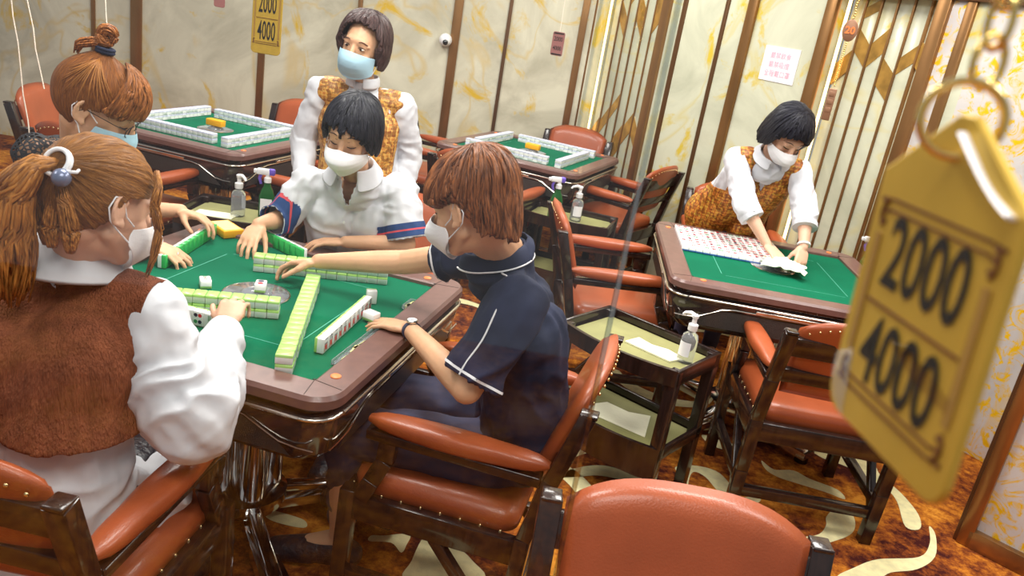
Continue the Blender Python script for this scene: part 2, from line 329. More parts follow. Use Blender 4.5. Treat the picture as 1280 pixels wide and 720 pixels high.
# NR points into the room (towards -x,-y)
RW = Matrix((( DR.x, -NR.x, 0, CR.x), (DR.y, -NR.y, 0, CR.y), (0, 0, 1, 0), (0, 0, 0, 1)))   # local x along wall, local y into the wall (away from the room)
def rbox(g, u0, u1, z0, z1, y0, y1, m=0, bev=0.): g.box(((u0 + u1) / 2, (y0 + y1) / 2, (z0 + z1) / 2), (abs(u1 - u0), abs(y1 - y0), z1 - z0), None, bev, m, 2, RW)
g = G()
for u0, u1 in ((-.2, .04), (.80, 2.17), (2.80, 3.02)): rbox(g, u0, u1, 0, ZT, 0, .14)
for u0, u1 in ((.04, .80), (2.17, 2.80)): rbox(g, u0, u1, 2.22 if u0 < 1 else 2.055, ZT, 0, .14); rbox(g, u0, u1, 0, .06, 0, .14)
struct(g, 'wall_right', 'marble2')
g = G(); rbox(g, 3.02, 4.4, 0, ZT, 0, .14); struct(g, 'wall_right', 'damask')
g = G(); rbox(g, 2.835, 2.925, 0, ZT, -.004, .03); struct(g, 'wall_right', 'damask')
tn = 8
for u, w, m, d in [(-.03, .05, 'bronze', .02), (.80, .075, 'bronze', .03), (.969, .04, 'bronze_d', .012), (1.358, .03, 'bronze_d', .012), (1.577, .075, 'bronze', .02), (2.16, .07, 'bronze', .03), (2.81, .07, 'bronze', .03), (2.945, .05, 'bronze', .02)]:
    g = G(); rbox(g, u - w / 2, u + w / 2, 0, ZT, -d, .01, 0, .004); struct(g, 'trim_%d' % tn, m); tn += 1
g = G(); rbox(g, 2.19, 4.4, 2.055, 2.12, -.035, .01, 0, .004); struct(g, 'trim_%d' % tn, 'bronze_d'); tn += 1
# recessed alcoves: strips with chevrons of amber glass, LED tubes down both sides
def alcove(u0, u1, z1, n, chev, lab):
    root = thing('chevron_panel', lab, 'wall panel'); root.location = RW @ V(((u0 + u1) / 2, .09, 0))
    inv = Matrix.Translation(-root.location)
    def B(g, a, b, c, d, e, f, m=0, bev=0.): g.box(((a + b) / 2, (e + f) / 2, (c + d) / 2), (abs(b - a), abs(f - e), d - c), None, bev, m, 2, inv @ RW)
    g = G(); B(g, u0, u1, .06, z1, .12, .14); g.build('backing', 'marble2', root)
    w = (u1 - u0) / n
    for i in range(n):
        a = u0 + i * w + .006; b = u0 + (i + 1) * w - .006
        g = G(); B(g, a, b, .06, z1, .09 if i not in (0, n - 1) else .10, .12, 0, .003)
        st = g.build('slat', 'marble2', root)
        for (z, h, sl) in chev(i, n):
            vs = [(a, .086, z), (b, .086, z + sl), (b, .086, z + sl + h), (a, .086, z + h), (a, .12, z), (b, .12, z + sl), (b, .12, z + sl + h), (a, .12, z + h)]
            g = G(); g.add(vs, [(0, 1, 2, 3), (7, 6, 5, 4), (0, 4, 5, 1), (1, 5, 6, 2), (2, 6, 7, 3), (3, 7, 4, 0)], 0, False, inv @ RW); g.build('amber_chevron', 'amber', st)
        if i:
            g = G(); B(g, u0 + i * w - .0055, u0 + i * w + .0055, .06, z1, .082, .12); g.build('divider', 'bronze', root)
    for uu in (u0 + .012, u1 - .012):
        g = G(); B(g, uu - .008, uu + .008, .08, z1 - .02, .05, .062, 0, .002); g.build('light_strip', 'led', root)
def chev2(i, n):
    # (z at the left edge, height, rise to the right edge)
    return [[(1.56, .12, .085)], [(1.755, .12, -.075), (1.93, .06, .05)], [(1.68, .13, .09)], [(1.60, .145, -.07)], [(1.67, .09, .075)], [(1.725, .125, -.075)]][i]
def chev1(i, n):
    s = .12
    return [[(1.95, .16, s), (.70, .16, s)], [(1.72, .14, -s), (.84, .12, s)], [(1.84, .17, s), (.98, .10, s)], [(1.74, .2, -s), (.66, .2, s)], [(1.9, .2, s), (.82, .15, s)], [(1.66, .26, s), (.92, .14, -s)], [(1.5, .2, s), (.74, .2, s)]][i % 7]
alcove(.07, .765, 2.22, 7, chev1, 'lit wall panel of vertical slats with amber chevrons, behind the middle table')
alcove(2.20, 2.775, 2.055, 6, chev2, 'lit wall panel of vertical slats with amber chevrons, right of the bending waitress')
# projecting wall piece at the right edge
P0 = V((1.897, 2.77, 0)); D2 = V((.735, -.678, 0)); 
def obox(g, P, D, u0, u1, y0, y1, z0, z1, m=0, bev=0.):
    Nn = V((-D.y, D.x, 0)); X = Matrix(((D.x, Nn.x, 0, P.x), (D.y, Nn.y, 0, P.y), (0, 0, 1, 0), (0, 0, 0, 1)))
    g.box(((u0 + u1) / 2, (y0 + y1) / 2, (z0 + z1) / 2), (u1 - u0, y1 - y0, z1 - z0), None, bev, m, 2, X)
g = G(); obox(g, P0, D2, .02, 2.2, .02, .6, 0, ZT); struct(g, 'wall_side', 'damask')
g = G(); obox(g, P0, D2, -.015, .045, 0, .6, 0, ZT, 0, .004); struct(g, 'trim_%d' % tn, 'bronze_d'); tn += 1
g = G(); obox(g, P0, D2, 0, .05, -.012, .02, 0, ZT, 0, .004); struct(g, 'trim_%d' % tn, 'bronze'); tn += 1
g = G(); obox(g, P0, D2, .03, 2.2, -.012, .03, 0, .075, 0, .004); struct(g, 'baseboard_side', 'bronze')
# red letter notice
g = G(); rbox(g, 1.752, 2.018, 1.515, 1.715, -.004, 0); nt_ = g.build('wall_notice', 'label'); tag(nt_, 'white paper notice with pink Chinese lettering on the marble wall', 'notice')
g = G()
for k, t in enumerate(('嚴禁飲食', '嚴禁吸煙', '全程戴口罩')):
    vs, fs = text_mesh(t, .040, .0)
    g.add([(1.885 + v[0], -.006, 1.663 - k * .052 + v[1]) for v in vs], fs, 0, False, RW)
g.build('lettering', 'inkred', nt_)
# dome camera on the strip
t = thing('dome_camera', 'small white dome security camera on the bronze wall strip', 'security camera', (-.84, YB - .02, 1.36))
g = G(); g.lathe([(.045, 0), (.05, .01), (.05, .03), (.044, .04)], 24, T=Matrix.Rotation(PI / 2, 4, 'X')); g.ell((0, -.05, 0), (.048, .04, .045)); g.build('housing', 'camw', t)
g = G(); g.ell((.008, -.082, -.014), (.022, .016, .022)); g.build('lens', 'lens', t)

# ------------------------------------------------------------------ mahjong tables
TH = .78
def table(label, loc, rz, tint='mesh', mark=False):
    t = thing('mahjong_table', label, 'table', (loc[0], loc[1], 0), rz, 'automatic mahjong tables')
    g = G(); f = rrect(.82, .82, .004, 2)
    g.prism(f, TH - .03, TH, 0); fl = g.build('felt', 'felt', t)
    l = .265
    g = G()
    def ln(a, b):
        a = V(a); b = V(b); d = (b - a).normalized(); n = V((-d.y, d.x, 0)) * .0012
        g.add([a - n, b - n, b + n, a + n], [(0, 1, 2, 3)], 0, False)
    z = TH + .0008
    for s in range(4):
        R = Matrix.Rotation(s * PI / 2, 3, 'Z'); ln(R @ V((-l + .015, -l, z)), R @ V((l - .015, -l, z)))
    g.build('felt_line', 'line', fl)
    # dial
    g = G(); g.lathe([(.095, TH - .004), (.095, TH + .002), (.089, TH + .005), (.0, TH + .005)], 40); d = g.build('control_dial', 'dial', t)
    g = G(); g.lathe([(.098, TH - .002), (.098, TH + .0035), (.094, TH + .0045), (.094, TH - .002)], 40); g.build('dial_ring', 'silver', d)
    g = G(); g.ell((0, 0, TH + .004), (.045, .045, .016)); g.build('dice_dome', 'plastic', d)
    # rim: mitred boards with rounded outer corners, and two seams per corner
    g = G(); inn = rrect(.82, .82, .004, 6); o1 = rrect(1.0, 1.0, .075, 6)
    g.ringprism([(inn, TH - .02), (inn, TH + .010), (rrect(.832, .832, .010, 6), TH + .014), (rrect(.985, .985, .07, 6), TH + .014), (o1, TH + .004), (o1, TH - .018), (rrect(.97, .97, .06, 6), TH - .022)], 0, None, True, False)
    g.build('rim', 'rim', t, 30)
    for s in range(4):
        R = Matrix.Rotation(s * PI / 2, 4, 'Z'); g = G()
        for a, b in (((.41, -.405), (.425, -.488)), ((.405, -.41), (.488, -.425))):
            g.beam((a[0], a[1], TH + .0138), (b[0], b[1], TH + .0138), .0016, .002, 0, 0, T=R)
        g.build('rim_seam', 'seam', t)
    for s in range(4):
        R = Matrix.Rotation(s * PI / 2, 4, 'Z'); g = G(); g.lathe([(.013, TH + .013), (.013, TH + .016), (.010, TH + .018)], 16, 0, (.445, -.37, 0), R); g.build('corner_button', 'orange', t)
    # body under the rim
    g = G(); L_ = lambda w, r: rrect(w, w, r, 6)
    g.ringprism([(L_(.955, .055), TH - .02), (L_(.955, .055), TH - .035), (L_(.985, .07), TH - .04), (L_(.99, .07), TH - .052), (L_(.975, .07), TH - .10), (L_(.955, .08), TH - .155), (L_(.90, .09), TH - .19), (L_(.6, .1), TH - .205)], 0)
    g.build('body', 'apron', t, 30)
    for s in range(4):
        R = Matrix.Rotation(s * PI / 2, 4, 'Z')
        g = G(); y = -.497
        g.tube([(-.42, y, TH - .046), (0, y, TH - .046), (.42, y, TH - .046)], .005, 8, T=R)
        g.tube([(.42 + .075 * math.sin(q), -.425 - .073 * math.cos(q), TH - .046) for q in [PI / 2 * i / 6 for i in range(7)]], .005, 8, T=R)
        pr = [(-.46, -.128), (-.42, -.130), (-.37, -.125), (-.32, -.100), (-.28, -.078), (-.23, -.070), (.23, -.070), (.28, -.078), (.32, -.100), (.37, -.125), (.42, -.130), (.46, -.128)]
        def yz(z): return -.4955 + max(0, (-z - .055)) * .13
        g.tube([(x, yz(zz) - .002, TH + zz) for x, zz in pr], .0028, 6, T=R)
        g.build('side_trim', 'silver', t)
        g = G()
        pp = [(-.40, -.160), (.40, -.160), (.37, -.130), (.315, -.103), (.275, -.082), (-.275, -.082), (-.315, -.103), (-.37, -.130)]
        g.add([(x, yz(zz) - .0015 + (.0005 if zz < -.14 else 0), TH + zz) for x, zz in pp], [tuple(range(len(pp)))], 0, False, R)
        g.build('woven_panel', 'mesh', t)
        g = G(); g.box((.02, -.4965, TH - .062), (.34, .010, .012), None, .003, 0, 2, R); g.build('drawer_pull', 'silver', t)
    # pedestal
    g = G(); g.lathe([(.16, TH - .20), (.14, TH - .26), (.05, TH - .27)], 24); g.build('mount', 'black', t)
    for x, y in ((-.055, -.055), (.055, -.055), (.055, .055), (-.055, .055)):
        g = G(); g.lathe([(.036, .13), (.036, TH - .25)], 20, c=(x, y, 0)); g.build('column', 'chrome', t)
    g = G(); g.lathe([(.12, .07), (.13, .09), (.13, .12), (.07, .14)], 28); g.build('base_hub', 'chrome', t)
    for s in range(4):
        R = Matrix.Rotation(s * PI / 2 + PI / 4, 4, 'Z'); g = G()
        g.ringprism([([(.08, -.03), (.42, -.045), (.42, .045), (.08, .03)], .03), ([(.08, -.028), (.42, -.04), (.42, .04), (.08, .028)], .06), ([(.08, -.018), (.40, -.02), (.40, .02), (.08, .018)], .10)][:2], 0, R, False)
        g.beam((.1, 0, .10), (.40, 0, .055), .04, .03, .006, T=R)
        ft = g.build('foot', 'chrome', t)
        g = G(); g.lathe([(.03, .0), (.03, .03)], 16, c=(.39, 0, 0), T=R); g.build('caster', 'black', ft)
    if mark:
        g = G(); g.lathe([(.006, 0), (.006, .001)], 14, c=(0, 0, 0), T=Matrix.Translation((.13, -.4955, TH - .108)) @ Matrix.Rotation(PI / 2, 4, 'X'))
        vs, fs = text_mesh('AC', .014, .0006); g.add([(.152 + v[0], -.4965, TH - .108 + v[1]) for v in vs], fs, 0, False); g.build('maker_mark', 'label', t)
    return t
TF = ((-.741, 2.19), -.211); T1 = ((-1.796, 4.468), -.256); T2 = ((-.02, 5.495), -.352); T3 = ((1.138, 3.497), -.049)
def XT(T): return Matrix.Translation((T[0][0], T[0][1], 0)) @ Matrix.Rotation(T[1], 4, 'Z')
table('mahjong table in use, ringed by the four seated players', *TF)
table('idle mahjong table nearest the left wall strip, walls of tiles set out square', *T1)
table('idle mahjong table under the small mauve tag, beside the chevron wall panel', *T2)
table('mahjong table being wiped down by the bending waitress', *T3, mark=True)

# ------------------------------------------------------------------ chairs
def make_chair(label):
    t = thing('wooden_armchair', label, 'chair', (0, 0, 0), 0, 'wooden armchairs with orange leather pads')
    W = 'wood'
    for s in (-1, 1):
        x = .262 * s
        g = G(); P = [(x, -.235, .0), (x, -.245, .22), (x, -.255, .44), (x, -.295, .62), (x, -.352, .82)]
        for i in range(4): g.beam(P[i], P[i + 1], .044, .040, .002, up=(0, 1, 0))
        g.box((x, -.352, .822), (.040, .044, .010), None, .003); g.build('rear_leg', W, t)
        g = G(); g.beam((x, .235, 0), (x, .225, .44), .042, .042, .003, up=(0, 1, 0)); g.build('front_leg', W, t)
        g = G(); pts = [(x, .19, .42), (x, .165, .48), (x, .135, .55), (x, .13, .62)]
        for i in range(3): g.beam(pts[i], pts[i + 1], .036, .045, .002, up=(0, 1, 0))
        g.beam((x, -.27, .615), (x, .19, .622), .045, .028, .004); g.build('arm_frame', W, t)
        g = G(); n = 14; sec = []
        for i in range(n + 1):
            q = i / n; y = -.285 + .475 * q; e = math.sin(PI * min(1, max(0, q))) ** .28 if 0 < q < 1 else .25
            e = max(.30, e); wv = .040 * e * (1 - .10 * math.exp(-((q - .28) / .1) ** 2)); hv = .027 * e
            sec.append((y, wv, hv))
        vs = []; fs = []; k = 16
        for y, wv, hv in sec:
            for j in range(k):
                q = 2 * PI * j / k; cx = math.copysign(abs(math.cos(q)) ** .7, math.cos(q)); cz = math.copysign(abs(math.sin(q)) ** .7, math.sin(q)); vs.append((x + wv * cx, y, .660 + hv * cz - .004 * math.cos((y + .05) * 6)))
        for i in range(n):
            for j in range(k): fs.append((i * k + j, i * k + (j + 1) % k, (i + 1) * k + (j + 1) % k, (i + 1) * k + j))
        fs += [tuple(range(k))[::-1], tuple(n * k + j for j in range(k))]
        g.add(vs, fs); g.build('arm_pad', 'leather', t)
        g = G(); g.beam((x, -.24, .17), (x, .23, .17), .03, .035, .002); g.beam((x, -.245, .39), (x, .235, .39), .03, .075, .003)
        g.beam((x, -.235, .10), (x, -.02, .36), .026, .03, .002); g.build('side_rail', W, t)
    g = G(); g.beam((-.26, .232, .39), (.26, .232, .39), .03, .075, .003, up=(0, 0, 1)); g.build('front_rail', W, t)
    g = G(); g.beam((-.26, -.25, .39), (.26, -.25, .39), .03, .075, .003); g.beam((-.26, -.238, .13), (.26, -.238, .13), .03, .04, .002); g.build('rear_rail', W, t)
    g = G(); g.beam((-.25, -.33, .765), (.25, -.33, .765), .024, .075, .003, up=(0, -.25, 1)); g.build('top_rail', W, t)
    g = G(); g.beam((-.25, -.295, .645), (.25, -.295, .645), .024, .055, .003, up=(0, -.25, 1)); g.build('lower_back_rail', W, t)
    # seat cushion
    g = G(); loops = []
    for w, z in ((.475, .415), (.495, .425), (.50, .455), (.485, .478), (.42, .488), (.2, .492)): loops.append((rrect(w, w * .92, .05 if w > .3 else .08, 5), z))
    g.ringprism(loops); st = g.build('seat', 'leather', t, 60)
    g = G()
    for i in range(9): g.ell((-.22 + .055 * i, .231, .427), (.005, .004, .005), n=8)
    for s in (-1, 1):
        for i in range(8): g.ell((s * .2485, -.19 + .055 * i, .427), (.004, .005, .005), n=8)
    g.build('seat_nail', 'nail', st)
    # back pad: curved, domed top, seen from both sides
    nx, nz = 18, 14; vs = []; fs = []
    def edge(u): return .890 - .055 * abs(u) ** 3.2 - .0 * u
    for side in (0, 1):
        for i in range(nz + 1):
            for j in range(nx + 1):
                u = -1 + 2 * j / nx; q = i / nz; z0 = .555; zt = edge(u); z = z0 + (zt - z0) * q
                x = u * .235 * (1 - .10 * (1 - q) ** 2); e = (1 - abs(u) ** 7) * (1 - abs(2 * q - 1) ** 7); e = max(e, 0) ** .5
                yb = -.255 - .33 * (z - .555) - .015 * (1 - u * u)
                y = yb + (.034 * e if side == 0 else -.016 * e) + .012
                vs.append((x, y, z))
    o = (nx + 1) * (nz + 1)
    for i in range(nz):
        for j in range(nx):
            a = i * (nx + 1) + j; fs.append((a + 1, a, a + nx + 1, a + nx + 2)); fs.append((o + a, o + a + 1, o + a + nx + 2, o + a + nx + 1))
    g = G(); g.add(vs, fs)
    o_ = g.build('back_pad', 'leather', t, 70); b = bmesh.new(); b.from_mesh(o_.data); bmesh.ops.remove_doubles(b, verts=b.verts, dist=.0012); bmesh.ops.recalc_face_normals(b, faces=b.faces); b.to_mesh(o_.data); b.free()
    g = G()
    for i in range(15):
        u = -.9 + 1.8 * i / 14; z = edge(u) - .028; x = u * .225; g.ell((x, -.255 - .33 * (z - .555) - .015 * (1 - u * u) - .006, z), (.0045, .004, .0045), n=8)
    g.build('back_nail', 'nail', o_)
    return t
chair0 = make_chair('')
CH = [  # x, y, rz, label
 (-.065, 2.03, 1.38, 'armchair the player in the navy shirt sits on'),
 (.395, .985, PI - .03, 'close armchair at the bottom edge of the photo, seen by the front of its back'),
 (-.895, 1.46, -.10, 'armchair the player in the brown knitted vest sits on, near left corner'),
 (-1.50, 2.36, -1.62, 'armchair the player in black lace sits on'),
 (-.56, 2.98, PI - .20, 'armchair the player in the white shirt with navy armbands sits on'),
 (1.225, 2.895, -.03, 'empty armchair in front of the table being wiped, back to the viewer'),
 (.50, 3.645, -1.47, 'empty armchair behind the dark tea trolley, its arms pointing right to the wiped table'),
 (.56, 5.39, 1.02, 'empty armchair at the right side of the middle idle table, facing left'),
 (1.22, 4.55, PI - .05, 'armchair behind the bending waitress'),
 (-2.40, 4.38, -1.45, 'armchair at the far left, half hidden by the bun-haired player'),
 (-1.62, 5.05, PI - .256, 'armchair on the wall side of the left idle table, beside a bronze strip'),
 (-.72, 5.78, -1.93, 'empty armchair just right of the standing waitress'),
 (.20, 6.05, PI - .352, 'armchair against the wall behind the middle idle table'),
 (-1.97, 3.86, -.256, 'armchair at the near side of the left idle table, arm showing above the brown ponytail'),
 (-1.19, 4.30, 1.31, 'armchair at the right side of the left idle table, arm showing beside the spray bottle'),
 (-.22, 4.86, -.352, 'armchair at the near side of the middle idle table, arm showing behind the short-haired player'),
]
for i, (x, y, rz, lab) in enumerate(CH):
    c = chair0 if i == 0 else copy_tree(chair0)
    c.location = (x, y, 0); c.rotation_euler = (0, 0, rz); c['label'] = lab

# ------------------------------------------------------------------ tea trolleys
def trolley(label, x, y, rz, z=.60):
    t = thing('tea_trolley', label, 'side table', (x, y, 0), rz, 'dark tea trolleys beside the tables'); w, d = .26, .165
    for sx in (-1, 1):
        for sy in (-1, 1):
            g = G(); g.beam((sx * (w - .02), sy * (d - .02), 0), (sx * (w - .02), sy * (d - .02), z - .005), .042, .042, .003, up=(0, 1, 0)); g.build('leg', 'wood', t)
    def arc(bow, y0, n=12): return [(-w + 2 * w * i / n, -y0 - bow * (1 - (2 * i / n - 1) ** 2)) for i in range(n + 1)]
    for zz, hh, nm in ((z, .062, 'top_tray'), (.285, .13, 'lower_shelf')):
        A = arc(.045, d); B = [(p[0] * .95, p[1] + .014) for p in A]
        g = G(); k = len(A)
        vs = [(p[0], p[1], zz - hh) for p in A] + [(p[0], p[1], zz) for p in A] + [(p[0], p[1], zz) for p in B] + [(p[0], p[1], zz - hh) for p in B]
        fs = []
        for r in range(4):
            for i in range(k - 1): fs.append((r * k + i, r * k + i + 1, ((r + 1) % 4) * k + i + 1, ((r + 1) % 4) * k + i))
        g.add(vs, fs, 0, True)
        h2 = hh if zz == z else .05
        g.box((0, d - .006, zz - h2 / 2), (2 * w, .014, h2), None, .002)
        for s in (-1, 1): g.box((s * (w - .006), 0, zz - h2 / 2), (.014, 2 * d, h2), None, .002)
        poly = [(p[0] * .96, p[1] + .005) for p in A] + [(w - .01, d - .005), (-w + .01, d - .005)]
        g.prism(poly, zz - .05, zz - .04); tr = g.build(nm, 'wood', t, 30)
        g = G(); poly = [(p[0] * .9, p[1] + .02) for p in A] + [(w - .03, d - .02), (-w + .03, d - .02)]; g.prism(poly, zz - .04, zz - .034)
        g.build('tray_mat', 'mat_y', tr)
    return t
trolley('dark two-tier tea trolley right of the navy-shirted player', .515, 2.855, -.66)
trolley('tea trolley behind the far corner of the table in use, with sanitiser bottles', -1.31, 3.62, .0)
trolley('tea trolley in front of the middle idle table, behind the short-haired player', .27, 4.66, -.25)
def pump(label, x, y, z, s=1., rz=0.):
    t = thing('pump_bottle', label, 'bottle', (x, y, z), rz, 'hand sanitiser pump bottles')
    g = G(); g.lathe([(.028 * s, 0), (.031 * s, .006 * s), (.031 * s, .095 * s), (.027 * s, .11 * s), (.014 * s, .12 * s), (.013 * s, .13 * s)], 24); g.build('bottle', 'plastic', t)
    g = G(); g.lathe([(.022 * s, .05 * s), (.0305 * s, .052 * s)], 8) if False else None
    g = G(); g.lathe([(.017 * s, .127 * s), (.018 * s, .13 * s), (.018 * s, .15 * s), (.009 * s, .155 * s), (.008 * s, .175 * s), (.012 * s, .176 * s), (.013 * s, .186 * s), (.008 * s, .19 * s)], 18)
    g.tube([(0, 0, .184 * s), (-.02 * s, 0, .188 * s), (-.042 * s, 0, .182 * s), (-.05 * s, 0, .172 * s)], [.008 * s, .008 * s, .006 * s, .005 * s], 8); g.build('pump_head', 'pumpw', t)
    g = G(); vs = []; fs = []
    for i in range(9):
        q = -2.4 + 1.6 * i / 8
        for zz in (.03, .085): vs.append((.0318 * s * math.cos(q), .0318 * s * math.sin(q), zz * s))
    for i in range(8): fs.append((2 * i, 2 * i + 2, 2 * i + 3, 2 * i + 1))
    g.add(vs, fs); g.build('bottle_label', 'label', t)
    return t
def spray(label, x, y, z, s=1., rz=0., body='greenb'):
    t = thing('spray_bottle', label, 'bottle', (x, y, z), rz, 'trigger spray bottles')
    g = G(); o1 = lambda w: rrect(w * s, w * .6 * s, .016 * s * w / .07, 5)
    g.ringprism([(o1(.062), 0), (o1(.068), .008 * s), (o1(.068), .10 * s), (o1(.05), .13 * s), (o1(.03), .15 * s), (o1(.026), .17 * s)]); g.build('bottle', body, t, 60)
    g = G(); g.box((0, -.0208 * s, .055 * s), (.05 * s, .0015, .075 * s)); g.build('bottle_label', 'label', t)
    g = G(); g.lathe([(.016 * s, .165 * s), (.016 * s, .185 * s), (.01 * s, .19 * s), (.01 * s, .20 * s)], 16); g.box((-.012 * s, 0, .212 * s), (.075 * s, .024 * s, .028 * s), None, .007 * s); g.box((-.055 * s, 0, .212 * s), (.014 * s, .018 * s, .018 * s), None, .004 * s); g.build('spray_head', 'pumpw', t)
    g = G(); g.tube([(-.03 * s, 0, .20 * s), (-.036 * s, 0, .18 * s), (-.028 * s, 0, .155 * s)], [.008 * s, .007 * s, .006 * s], 8); g.box((.016 * s, 0, .213 * s), (.03 * s, .026 * s, .03 * s), None, .008 * s); g.build('trigger', 'purple', t)
    return t
pump('clear pump bottle standing on the trolley right of the navy-shirted player', .675, 2.755, .566, 1.0, -.7)
pump('clear pump bottle on the trolley behind the orange carton', -1.335, 3.62, .566, 1.05, 2.5)
spray('green trigger spray bottle beside the clear pump bottle, left of the white-shirted player', -1.215, 3.66, .566, 1.05, .2)
spray('white-labelled spray bottle on the trolley behind the short-haired player', .17, 4.60, .566, 1.1, .3)
pump('pump bottle right of a spray bottle on the trolley before the middle idle table', .30, 4.64, .566, 1.1, .2)
spray('spray bottle peeping over the far right corner of the table being wiped', 1.86, 4.22, .60, 1.1, 0)
# little shelf that carries it
t = trolley('tea trolley mostly hidden beyond the table being wiped', 1.93, 4.12, -.98, .635)
def sheet(label, pts, z, m='paper', th=.003, name='paper_slip'):
    g = G(); g.prism(pts, z, z + th); o = g.build(name, m); tag(o, label, 'paper'); return o
def rot2(P, x, y, a): return [(x + p[0] * math.cos(a) - p[1] * math.sin(a), y + p[0] * math.sin(a) + p[1] * math.cos(a)) for p in P]
sheet('folded cream paper beside the pump bottle on the near trolley', rot2([(-.11, -.04), (.09, -.045), (.11, .03), (.03, .05), (-.03, .03), (-.10, .045)], .57, 2.81, -.65), .567, th=.006)
sheet('yellowish sheet lying on the lower shelf of the near trolley', rot2([(-.16, -.08), (.15, -.09), (.10, .09), (.02, .05), (-.08, .06)], .50, 2.86, -.5), .252)
sheet('cream paper lying on the trolley behind the orange carton', rot2([(-.1, -.06), (.08, -.06), (.09, .03), (-.09, .03)], -1.42, 3.59, .1), .567)

# ------------------------------------------------------------------ mahjong tiles
TW, TL, TD = .0325, .043, .026    # width, length, thickness
def tile_mesh(name, back, glyph=None, ink='ink_k', depth=.008):
    """lies face down: z 0..TD, white face below, coloured back on top"""
    g = G(); b = .0018
    w, l = TW - .0012, TL - .001
    def lp(w_, l_, z): return (rrect(w_, l_, .0022, 2), z)
    zs = TD - depth
    g.ringprism([lp(w - 2 * b, l - 2 * b, 0), lp(w, l, b), lp(w, l, zs)], 0, None, True, True)
    g.ringprism([lp(w, l, zs), lp(w, l, TD - b), lp(w - 2 * b, l - 2 * b, TD)], 1, None, True, True)
    if glyph:
        for t, sz, dx, dy, mi in glyph:
            vs, fs = text_mesh(t, sz, .0004); g.add([(-(dx + v[0]), dy + v[1], -.0003) for v in vs], fs, mi, False)
    o = g.build(name, ['tile_w', back, 'ink_r', 'ink_k', 'ink_g'], None, 50); me = o.data; bpy.data.objects.remove(o); return me
NUM = '一二三四五六七八九'
def wan(i): return [(NUM[i], .021, 0, .010, 3), ('萬', .021, 0, -.009, 2)]
TM = {'g': tile_mesh('mahjong_tile', 'tile_g'), 'b': tile_mesh('mahjong_tile', 'tile_b', depth=.008), 'G': tile_mesh('mahjong_tile', 'tile_dg', depth=.013)}
def glyph_set(BK):
    return [tile_mesh('mahjong_tile', BK, wan(i)) for i in (1, 2, 4, 5, 7)] + [tile_mesh('mahjong_tile', BK, [('中', .03, 0, 0, 2)]), tile_mesh('mahjong_tile', BK, [('發', .026, 0, 0, 4)]),
      tile_mesh('mahjong_tile', BK, [('||', .016, 0, .009, 4), ('||', .016, 0, -.010, 4)]), tile_mesh('mahjong_tile', BK, [('●', .013, -.006, .009, 3), ('●', .013, .006, .009, 2), ('●', .013, -.006, -.009, 4), ('●', .013, .006, -.009, 3)]),
      tile_mesh('mahjong_tile', BK, [('●', .022, 0, .009, 2), ('●', .022, 0, -.010, 3)]), tile_mesh('mahjong_tile', BK, [('|||', .014, 0, .01, 4), ('|', .014, 0, -.001, 2), ('|||', .014, 0, -.012, 4)])]
GL = glyph_set('tile_g'); GB = glyph_set('tile_blue')
def tile(me, X, label, group):
    o = bpy.data.objects.new('mahjong_tile', me); C.objects.link(o); o.matrix_world = X; tag(o, label, 'mahjong tile', group); return o
rt = random.Random(5)
def wallrow(p, ang, n, me, label, group, layers=2, z=TH + .001, T=None, step=TW):
    """p: centre of first stack, running along ang; long side of the tiles across the row"""
    for k in range(layers):
        for i in range(n):
            X = Matrix.Translation((p[0] + math.cos(ang) * step * i, p[1] + math.sin(ang) * step * i, z + k * (TD + .0004))) @ Matrix.Rotation(ang + rt.uniform(-.012, .012), 4, 'Z') @ Matrix.Translation((0, rt.uniform(-.0008, .0008), 0))
            tile(me, T @ X if T else X, label, group)
A0 = math.atan2(.205, .979)
def off(p, ang, a, b): return (p[0] + a * math.cos(ang) - b * math.sin(ang), p[1] + a * math.sin(ang) + b * math.cos(ang))
# near wall: front bottom right corner (-.624, 2.037)
ps = off((-.624, 2.037), A0, -TW * 9.5, TL / 2)
wallrow(ps, A0, 10, TM['g'], 'green-backed tile of the short double row just before the dial', 'tiles of the near wall row', 2)
ps = off((-.407, 2.470), A0 - .02, -TW * 12.5, 0)
wallrow(ps, A0 - .02, 13, TM['g'], 'green-backed tile of the two-layer row on the far side of the dial', 'tiles of the far wall row', 2)
AR = math.atan2(.986, -.165)
ps = off((-.487, 1.727), AR, TW / 2, TL / 2)
wallrow(ps, AR, 18, TM['g'], 'green-backed tile of the long two-layer row that runs away right of the dial', 'tiles of the long wall row', 2)
def standrow(p, ang, n, meshes, label, group, gapafter=(), z=TH + .001, tilt=0.):
    """upright tiles; faces look to the right-hand side normal (sin ang, -cos ang)"""
    for i in range(n):
        me = meshes[(i * 3 + i // 4) % len(meshes)]
        X = Matrix.Translation((p[0] + math.cos(ang) * TW * i, p[1] + math.sin(ang) * TW * i, z + TL / 2)) @ Matrix.Rotation(ang + rt.uniform(-.015, .015), 4, 'Z') @ Matrix.Rotation(PI / 2, 4, 'X') @ Matrix.Rotation(PI, 4, 'Y') @ Matrix.Translation((0, 0, -TD / 2))
        tile(me, X, label, group)
a = math.atan2(2.246 - 1.869, -.432 + .482)
standrow((-.462, 1.885), a, 11, GL[:6], 'upright tile of the hand facing the navy-shirted player', 'standing hand of the navy-shirted player')
a = math.atan2(-.03, .5)
standrow((-1.020, 1.955), A0 - .35, 9, GL[6:], 'upright tile of the hand facing the brown-vested player', 'standing hand of the brown-vested player')
a = math.atan2(-.6, .8)
standrow((-.72, 2.555), a + PI, 8, [TM['G']], 'upright deep green-backed tile in the hand of the white-shirted player', 'standing hand of the white-shirted player')
standrow((-1.062, 2.64), math.atan2(-.98, .0), 12, [TM['G']], 'upright deep green-backed tile in the hand of the player in black lace', 'standing hand of the player in black lace')
